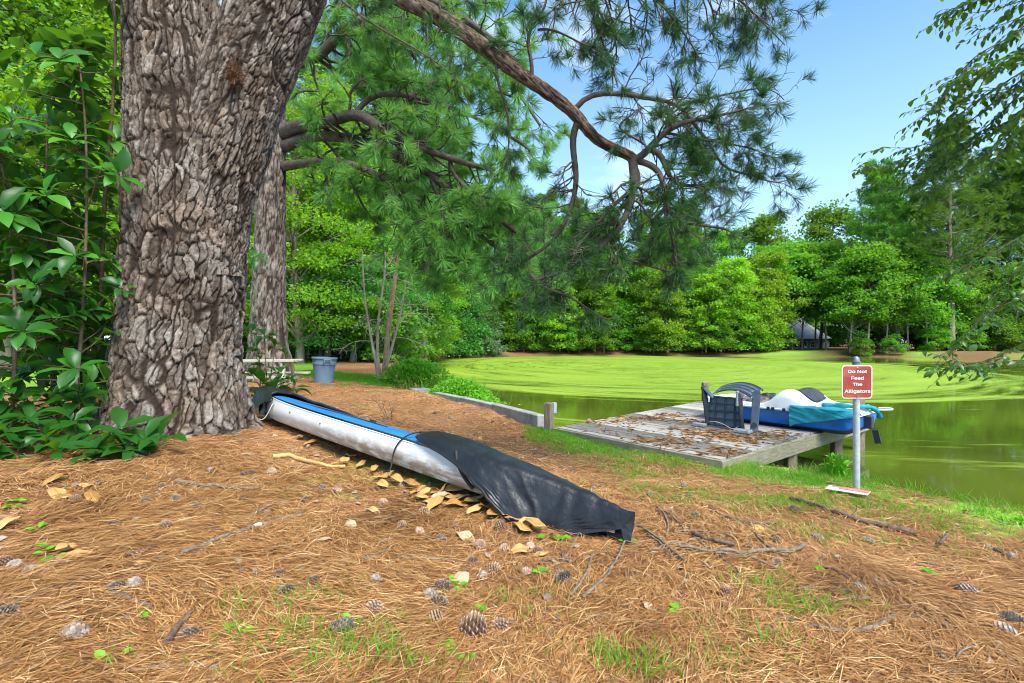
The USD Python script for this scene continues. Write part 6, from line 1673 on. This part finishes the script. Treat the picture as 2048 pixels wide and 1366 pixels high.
CONES = [(198, 964), (323, 970), (150, 998), (291, 1001), (350, 997), (396, 1011), (610, 998), (227, 1047), (331, 1054), (677, 979), (646, 975), (560, 1148), (627, 1163), (571, 1187), (235, 1178), (268, 1172), (155, 1273), (380, 1275), (7, 1124), (30, 1133), (58, 1143), (683, 1261), (7, 1232),
         (804, 1050), (840, 1063), (881, 1075), (960, 1090), (1009, 1097), (1060, 1092), (1076, 1100), (946, 1124), (987, 1140), (965, 1151), (1054, 1145), (1129, 1157), (753, 1162), (882, 1177), (862, 1195), (877, 1210), (871, 1239), (947, 1266), (1000, 1257), (749, 1220), (848, 1025), (766, 1003), (806, 970), (1000, 1052), (840, 999),
         (1368, 969), (1378, 993), (1389, 1028), (1497, 1088), (1550, 1075), (1554, 1126), (1450, 1183), (1696, 1186), (1720, 1177), (1829, 1241), (1935, 1181), (2010, 1263), (2020, 1241), (1997, 1101), (2023, 1112), (1738, 1082), (1636, 1075), (543, 943), (488, 945), (503, 943), (675, 978), (550, 869), (616, 890), (1240, 880), (1165, 893), (1300, 985),
         (420, 936), (900, 830), (985, 838), (1010, 845), (870, 822), (700, 830), (1045, 870), (960, 862), (1480, 1010), (1590, 1020), (1120, 930), (1090, 905)]
seen = {}
for i, (cx, cy) in enumerate(CONES):
    p = gp(cx, cy + 6)
    k = int(cgn.choice([0, 0, 1, 2, 3])) if (cx, cy) != (947, 1266) else 3
    if (cx, cy) in [(227, 1047), (155, 1273), (1829, 1241), (1935, 1181), (1129, 1157), (571, 1187), (235, 1178)]:
        k = 0
    if (cx, cy) == (380, 1275):
        k = 1
    sc = cgn.uniform(.062, .085) * (1.5 if (cx, cy) == (947, 1266) else 1.25 if k == 0 and cy > 1150 else 1.0)
    rz = cgn.uniform(0, 360)
    mk = sorted(MARKS, key=lambda m: (m[1] - cx) ** 2 + ((m[2] - cy) * 1.6) ** 2)[0]
    key = (mk[0], k); seen.setdefault(key, []).append((cx, cy)); o = len(seen[key])
    side = ("left of" if cx < mk[1] - 15 else "right of" if cx > mk[1] + 15 else "next to")
    dep = "behind" if cy < mk[2] - 12 else "in front of" if cy > mk[2] + 12 else "level with"
    label = f"{CW_[k]} pine cone {dep}, {side} the {mk[0]}" if side != "next to" else f"{CW_[k]} pine cone {dep} the {mk[0]}"
    if any(l == label for l in seen.get("labels", [])):
        label = f"{('another', 'third', 'fourth', 'fifth', 'sixth')[min(4, o - 2)]} {CW_[k]} cone {dep}, {side} the {mk[0]}"
    seen.setdefault("labels", []).append(label)
    a = math.radians(rz)
    lz = .17 * sc * 1.2
    copy_of(CK[k], "pine_cone", label, "pine cone", (p[0] - math.cos(a) * sc * .5, p[1] - math.sin(a) * sc * .5, p[2] + lz), 0, "pine cones on the ground", sc, (float(cgn.uniform(0, 360)), float(cgn.uniform(-8, 8)), rz))
for cx, cy, l in [(1180, 845, "dark pine cone on the dock near its left corner"), (1343, 859, "left one of two pine cones side by side on the dock"), (1353, 858, "right one of two pine cones side by side on the dock"), (1450, 909, "flattened brown pine cone near the dock's right edge"), (1540, 872, "pine cone on the dock to the right of the chair")]:
    p = atz(cx, cy, DZ); copy_of(CK[2], "pine_cone", l, "pine cone", (p[0] - .05, p[1], DZ + .024), 0, "pine cones on the ground", .1, (30, 0, float(cgn.uniform(0, 60))))

# ------------------------------------------------------------------ sticks
sg_ = np.random.default_rng(41)


def stick(pts, r0, r1, label, mat="stick_bark", lift=.012, kids=(), name="stick", cat="stick", on=None, patch=None):
    P = np.array([gp(*q) if on is None else atz(q[0], q[1], on) for q in pts])
    P = spline(P, max(12, 6 * len(P)))
    gz = ground(P[:, 0], P[:, 1]) if on is None else np.full(len(P), on)
    P[:, 2] = gz + lift + r0 * .6
    P[1:-1] += sg_.normal(size=(len(P) - 2, 3)) * .0016
    rad = .8 * np.linspace(r0, r1, len(P)) * (1 + .07 * sg_.normal(size=len(P)))
    t = thing(name, label, cat)
    part(t, "wood", tube(P, rad, 7), mat, 60)
    for (f, dx, dy, up, L) in kids:
        i = int(f * (len(P) - 1)); q = wander(sg_, P[i], (dx, dy, up), L, 6, .12, .02, 0)
        part(t, "side_twig", tube(q, np.linspace(r0 * .6, r0 * .25, 6), 5), mat, True)
    if patch:
        i = int(patch * (len(P) - 1)); part(t, "lichen", tube(P[i:i + 3], rad[i:i + 3] * 1.12, 7), "lichen", 60)
    return t


stick([(350, 967), (400, 975), (460, 982), (521, 982)], .015, .010, "grey straight stick with a short fork in front of the magnolia suckers", kids=[(.33, .02, -1, .1, .14)])
stick([(362, 1115), (430, 1088), (500, 1062), (560, 1044), (605, 1036)], .017, .011, "long grey stick with a pale lichen patch left of centre", patch=.62)
stick([(500, 1038), (530, 1020), (560, 1005)], .013, .009, "short knobbly stick behind the long lichened stick")
stick([(0, 1218), (80, 1198), (160, 1170), (215, 1148)], .012, .008, "long dark stick running in from the left edge", "stick_bark_red")
stick([(60, 1165), (110, 1140), (140, 1130)], .010, .006, "thin dark stick above the long stick at the left edge", "stick_bark_red")
stick([(255, 1120), (290, 1108), (320, 1100)], .014, .010, "half buried brown stick left of the lichened stick", "stick_bark_red")
stick([(225, 1195), (275, 1212), (320, 1240)], .014, .008, "brown stick in front of the twin grey cones", "stick_bark_red")
stick([(335, 1302), (360, 1265), (385, 1238)], .018, .010, "dark upright-leaning stub beside a grey cone, lower left", "stick_bark_red", .02)
stick([(255, 1355), (340, 1345), (440, 1352)], .012, .009, "stick lying along the bottom edge on the left")
stick([(800, 1120), (860, 1124), (920, 1135), (960, 1160)], .010, .006, "slender grey twig crossing the straw below the kayak")
stick([(1000, 1150), (1050, 1158), (1105, 1148), (1125, 1110), (1130, 1078)], .008, .004, "curved hooked twig below the cover's tip", "stick_bark", .01, [(.5, .3, .4, .1, .3)])
stick([(1065, 1135), (1130, 1122), (1190, 1118)], .008, .006, "straight thin twig between the hooked twig and the forked one")
stick([(1140, 1200), (1170, 1160), (1185, 1115)], .010, .006, "grey twig standing up at a slant, left one of a pair", "stick_bark", .02)
stick([(1165, 1205), (1200, 1175), (1225, 1140), (1250, 1090)], .010, .006, "longer grey twig standing at a slant, right one of a pair", "stick_bark", .02)
stick([(725, 1310), (760, 1280), (755, 1250)], .008, .005, "thin curved twig in the bottom grass patch", "stick_bark")
stick([(1190, 1250), (1210, 1240), (1228, 1238)], .010, .008, "short stub of stick on bare straw at bottom centre", "stick_bark_red")
stick([(730, 1130), (760, 1112), (780, 1105)], .011, .008, "short thick twig left of the pale lobed leaf", "stick_bark")
# the fallen branch in the grass and the brushwood heap
stick([(1580, 1000), (1640, 1018), (1700, 1040), (1770, 1058), (1835, 1073)], .020, .027, "thick fallen branch lying in the grass below the sign", "stick_bark_red", .012, [(.62, .5, .3, .5, .16)], "branch", "branch")
stick([(1420, 1017), (1470, 1045), (1552, 1052)], .009, .018, "reddish branch left of the thick fallen branch in the grass", "stick_bark_red", .015, [(.7, -.05, -1, .0, .16)], "branch", "branch")
for pts, r0, r1, l, m_ in [([(1348, 1072), (1420, 1072), (1470, 1085)], .008, .007, "uppermost grey twig of the brushwood heap", "stick_bark"), ([(1355, 1100), (1430, 1110), (1510, 1110), (1605, 1100)], .010, .017, "long dark branch with a pale broken end in the brushwood heap", "stick_bark"),
                           ([(1385, 1075), (1430, 1090), (1470, 1100)], .020, .015, "thickest reddish piece in the brushwood heap", "stick_bark_red"), ([(1315, 1020), (1335, 1050), (1332, 1080)], .011, .008, "dark prong sticking up at the left of the brushwood heap", "stick_bark"),
                           ([(1318, 1022), (1350, 1045), (1370, 1075)], .008, .006, "pale thin twig at the left of the brushwood heap", "stick_bark"), ([(1220, 1028), (1280, 1060), (1330, 1095), (1370, 1130)], .008, .010, "thin branch leading from the cover's tip into the brushwood heap", "stick_bark"),
                           ([(1295, 1075), (1330, 1105), (1345, 1125)], .007, .006, "short twig at the near left of the brushwood heap", "stick_bark"), ([(1430, 1115), (1480, 1120), (1560, 1150)], .008, .006, "grey twig running out at the near right of the brushwood heap", "stick_bark"),
                           ([(1440, 1118), (1470, 1142), (1475, 1165)], .006, .005, "small forked twig in front of the brushwood heap", "stick_bark"), ([(1510, 1075), (1530, 1095), (1545, 1110)], .010, .008, "short twig lying behind the pale broken end", "stick_bark_red"),
                           ([(1380, 1060), (1400, 1090), (1420, 1115)], .006, .006, "fine twig crossing the middle of the brushwood heap", "stick_bark"), ([(1300, 1110), (1340, 1095), (1400, 1085)], .007, .006, "low twig along the near side of the brushwood heap", "stick_bark")]:
    stick(pts, r0, r1, l, m_, .02, (), "branch", "branch", None)
stick([(1550, 1240), (1600, 1255), (1690, 1270), (1760, 1258), (1788, 1238)], .010, .016, "curved stick like a bow at bottom right", "stick_bark")
stick([(1510, 1268), (1545, 1262), (1555, 1250)], .010, .008, "short bent twig left of the curved bow stick", "stick_bark")
stick([(1560, 1186), (1600, 1185), (1630, 1178)], .009, .014, "short brown stick right of the green tuft", "stick_bark_red")
stick([(1630, 1212), (1680, 1207), (1740, 1205)], .012, .010, "straight brown stick in front of the short dark cones", "stick_bark_red")
stick([(1645, 1140), (1700, 1165), (1740, 1195), (1810, 1220), (1895, 1210)], .008, .005, "long thin bent twig crossing the straw at right", "stick_bark_red")
stick([(1750, 1172), (1785, 1182), (1815, 1198)], .011, .007, "short dark twig right of the bent twig", "stick_bark_red")
stick([(1820, 1125), (1880, 1140), (1930, 1152)], .008, .013, "dark stick half in straw below the right end of the fallen branch", "stick_bark_red")
stick([(1880, 1105), (1890, 1090), (1898, 1080)], .012, .009, "short upright stub near the right bank", "stick_bark_red", .05)
stick([(1860, 1240), (1950, 1255), (1990, 1265)], .007, .005, "thin twig leading to the slate grey cone at right", "stick_bark")
stick([(1830, 1275), (1870, 1310), (1910, 1350), (1890, 1368)], .010, .007, "forked dark twig at the bottom right corner", "stick_bark", kids=[(.6, 1, .2, .1, .25)])
stick([(1800, 1315), (1850, 1318), (1890, 1320)], .008, .006, "pale weathered twig above the bottom right corner", "stick_bark")
stick([(2000, 1320), (2048, 1328), (2080, 1330)], .010, .009, "stick running out of view at the lower right edge", "stick_bark_red")
stick([(1325, 886), (1358, 888), (1375, 884)], .011, .008, "brown twig lying on the dock planks", "stick_bark_red", .004, on=DZ)
stick([(1322, 900), (1330, 885), (1348, 876)], .008, .005, "bent grey twig on the dock crossing the brown one", "stick_bark", .01, on=DZ)
stick([(1285, 870), (1310, 868), (1330, 872)], .006, .004, "thin curled twig on the dock further left", "stick_bark", .004, on=DZ)
# yellow strip of bark by the kayak, small bare bush
stick([(545, 918), (590, 920), (630, 930), (690, 938)], .026, .018, "yellow brown peeled bark strip lying along the kayak's left half", "fallen_leaf", .008, (), "bark_strip", "bark")
bb = thing("bare_bush", "small leafless bush of dark twigs on the straw behind the kayak", "bush")
bq = Boughs(404); c = gp(770, 838)
for k in range(9):
    a = mg.uniform(0, 6.28); bq.twig(c + [mg.normal() * .06, mg.normal() * .05, 0], (math.cos(a) * .9, math.sin(a) * .5, .8), mg.uniform(.22, .5), .005, 1, 6.0, .05, .05, 1, 1.0)
part(bb, "twigs", bq.fine.get(), "stem_bark", True)

# ------------------------------------------------------------------ fallen leaves
fl_ = np.random.default_rng(51)


def fallen_leaf(cx, cy, L, label, group=None, mat="fallen_leaf", rz=None, lift=.012, wid=1.0, pos=None):
    p = gp(cx, cy) if pos is None else pos
    a = fl_.uniform(0, 6.283) if rz is None else rz
    r = fl_
    nst = 7; V = []
    bend, roll = r.uniform(-.5, .9), r.uniform(-.4, .7)
    for k in range(nst):
        s = k / (nst - 1); w = .24 * math.sin(min(1, s * .96 + .03) * math.pi) ** .75 * wid
        zc = bend * .22 * math.sin(s * math.pi) + .05 * math.sin(s * 9 + a)
        for u in (-1, -.5, 0, .5, 1):
            V.append((s - .5, u * w, zc + roll * .35 * (u * w) ** 2 * 6 + .03 * math.sin(s * 11 + u * 3 + a)))
    V = np.array(V); V[:, 2] -= V[:, 2].min()
    F_ = np.array([(5 * i + j, 5 * i + j + 5, 5 * i + j + 6, 5 * i + j + 1) for i in range(nst - 1) for j in range(4)])
    tl = unit(np.array([r.normal() * .16, r.normal() * .16 - .06, 1.0])); Xd = unit(np.cross(np.cross(tl, [math.cos(a), math.sin(a), 0]), tl))
    t = thing("fallen_leaf", label, "leaf", (p[0], p[1], p[2] + lift), 0, group)
    b = place((V * L * .86, F_), np.zeros(3), Xd, np.cross(tl, Xd), tl)
    part(t, "blade", b, mat, True)
    part(t, "midrib", place(tube((V[2::5] + [0, 0, .004]) * L * .86, .0018, 4), np.zeros(3), Xd, np.cross(tl, Xd), tl), mat)


for cx, cy, L, l in [(120, 996, .26, "largest tan magnolia leaf, curled, in front of the suckers"), (112, 968, .2, "ochre leaf half under the magnolia suckers"), (182, 1002, .2, "folded orange leaf right of the largest tan leaf"), (172, 976, .13, "small tan leaf right behind the largest tan leaf"), (8, 1060, .22, "yellow tan leaf cut by the left edge"), (132, 1105, .24, "tan leaf with a green seedling at the left"),
                     (150, 1118, .16, "pinkish leaf beside the tan leaf at the left"), (285, 1135, .1, "small orange chip of leaf left of centre"), (1040, 1108, .16, "bright ochre torn leaf below the cover"), (1275, 905, .15, "brown leaf caught against the dock's near board"), (195, 1147, .15, "grey brown bark-like leaf left of the twin cones"), (1280, 1000, .12, "tan leaf on the straw behind the cover's tip"),
                     (1520, 1065, .14, "pale leaf lying behind the brushwood heap"), (1080, 1115, .12, "curled brown leaf right of the ochre torn leaf"), (745, 1028, .14, "grey curled leaf between lobed leaf and kayak"), (960, 880, .14, "pale leaf lying right of the kayak's blue deck")]:
    fallen_leaf(cx, cy, L, l, wid=.9)
for cx, cy, L, l in [(702, 1056, .13, "pale cream lobed leaf on the straw left of the kayak's middle"), (930, 1083, .19, "large cream torn leaf below the kayak"), (918, 1172, .2, "cream folded leaf with a green seedling on it"), (880, 1002, .2, "flat pale leaf in front of the drift"), (645, 1088, .12, "cream crumbled leaf right of the lichened stick"), (1298, 1222, .1, "pale small leaf on bare straw at bottom centre right"), (600, 1090, .08, "tiny pale leaf end-on left of the cream crumbled leaf")]:
    fallen_leaf(cx, cy, L, l, None, "pale_fallen_leaf", wid=1.2)
DRIFT = [(690, 928), (722, 932), (768, 958), (765, 975), (790, 966), (750, 945), (838, 985), (850, 998), (862, 1010), (880, 988), (895, 998), (905, 985), (922, 1002), (938, 1012), (955, 1008), (975, 1022), (992, 1030), (950, 1026), (1010, 1035), (1030, 1044), (1052, 1052), (1068, 1060), (872, 1015), (600, 875), (622, 888), (910, 1015), (820, 975), (700, 915), (1045, 1062), (840, 1003)]
for cx, cy in DRIFT:
    fallen_leaf(cx, cy + 4, fl_.uniform(.16, .24), "tan magnolia leaf in the drift along the kayak's near side", "magnolia leaves drifted against the kayak", wid=.9, lift=.02 + fl_.random() * .02)
# small scraps of bark and leaf too many to count
n = 1500
y = 1.4 + 10 * fl_.random(n) ** 1.3; x = fl_.uniform(-1, 1, n) * (1.05 * y + .2); k = pond_sd(x, y) < -.5; x, y = x[k], y[k]; n = len(x)
SC_V = np.array([[-.5, .1, 0], [-.2, -.3, .05], [.4, -.25, .0], [.5, .15, .08], [.05, .33, .03], [0, 0, .12]]); SC_F = np.array([[0, 1, 5], [1, 2, 5], [2, 3, 5], [3, 4, 5], [4, 0, 5]])
solo("bark_scraps", scatter(SC_V, SC_F, np.c_[x, y, ground(x, y) + .014], np.c_[fl_.normal(size=(n, 2)), fl_.normal(size=n) * .15], np.array([0, 0, 1.0]) + fl_.normal(size=(n, 3)) * .25, fl_.uniform(.02, .065, n)), "cone_scale", "small grey brown flakes of bark and leaf strewn over the straw", "bark scraps", kind="stuff")
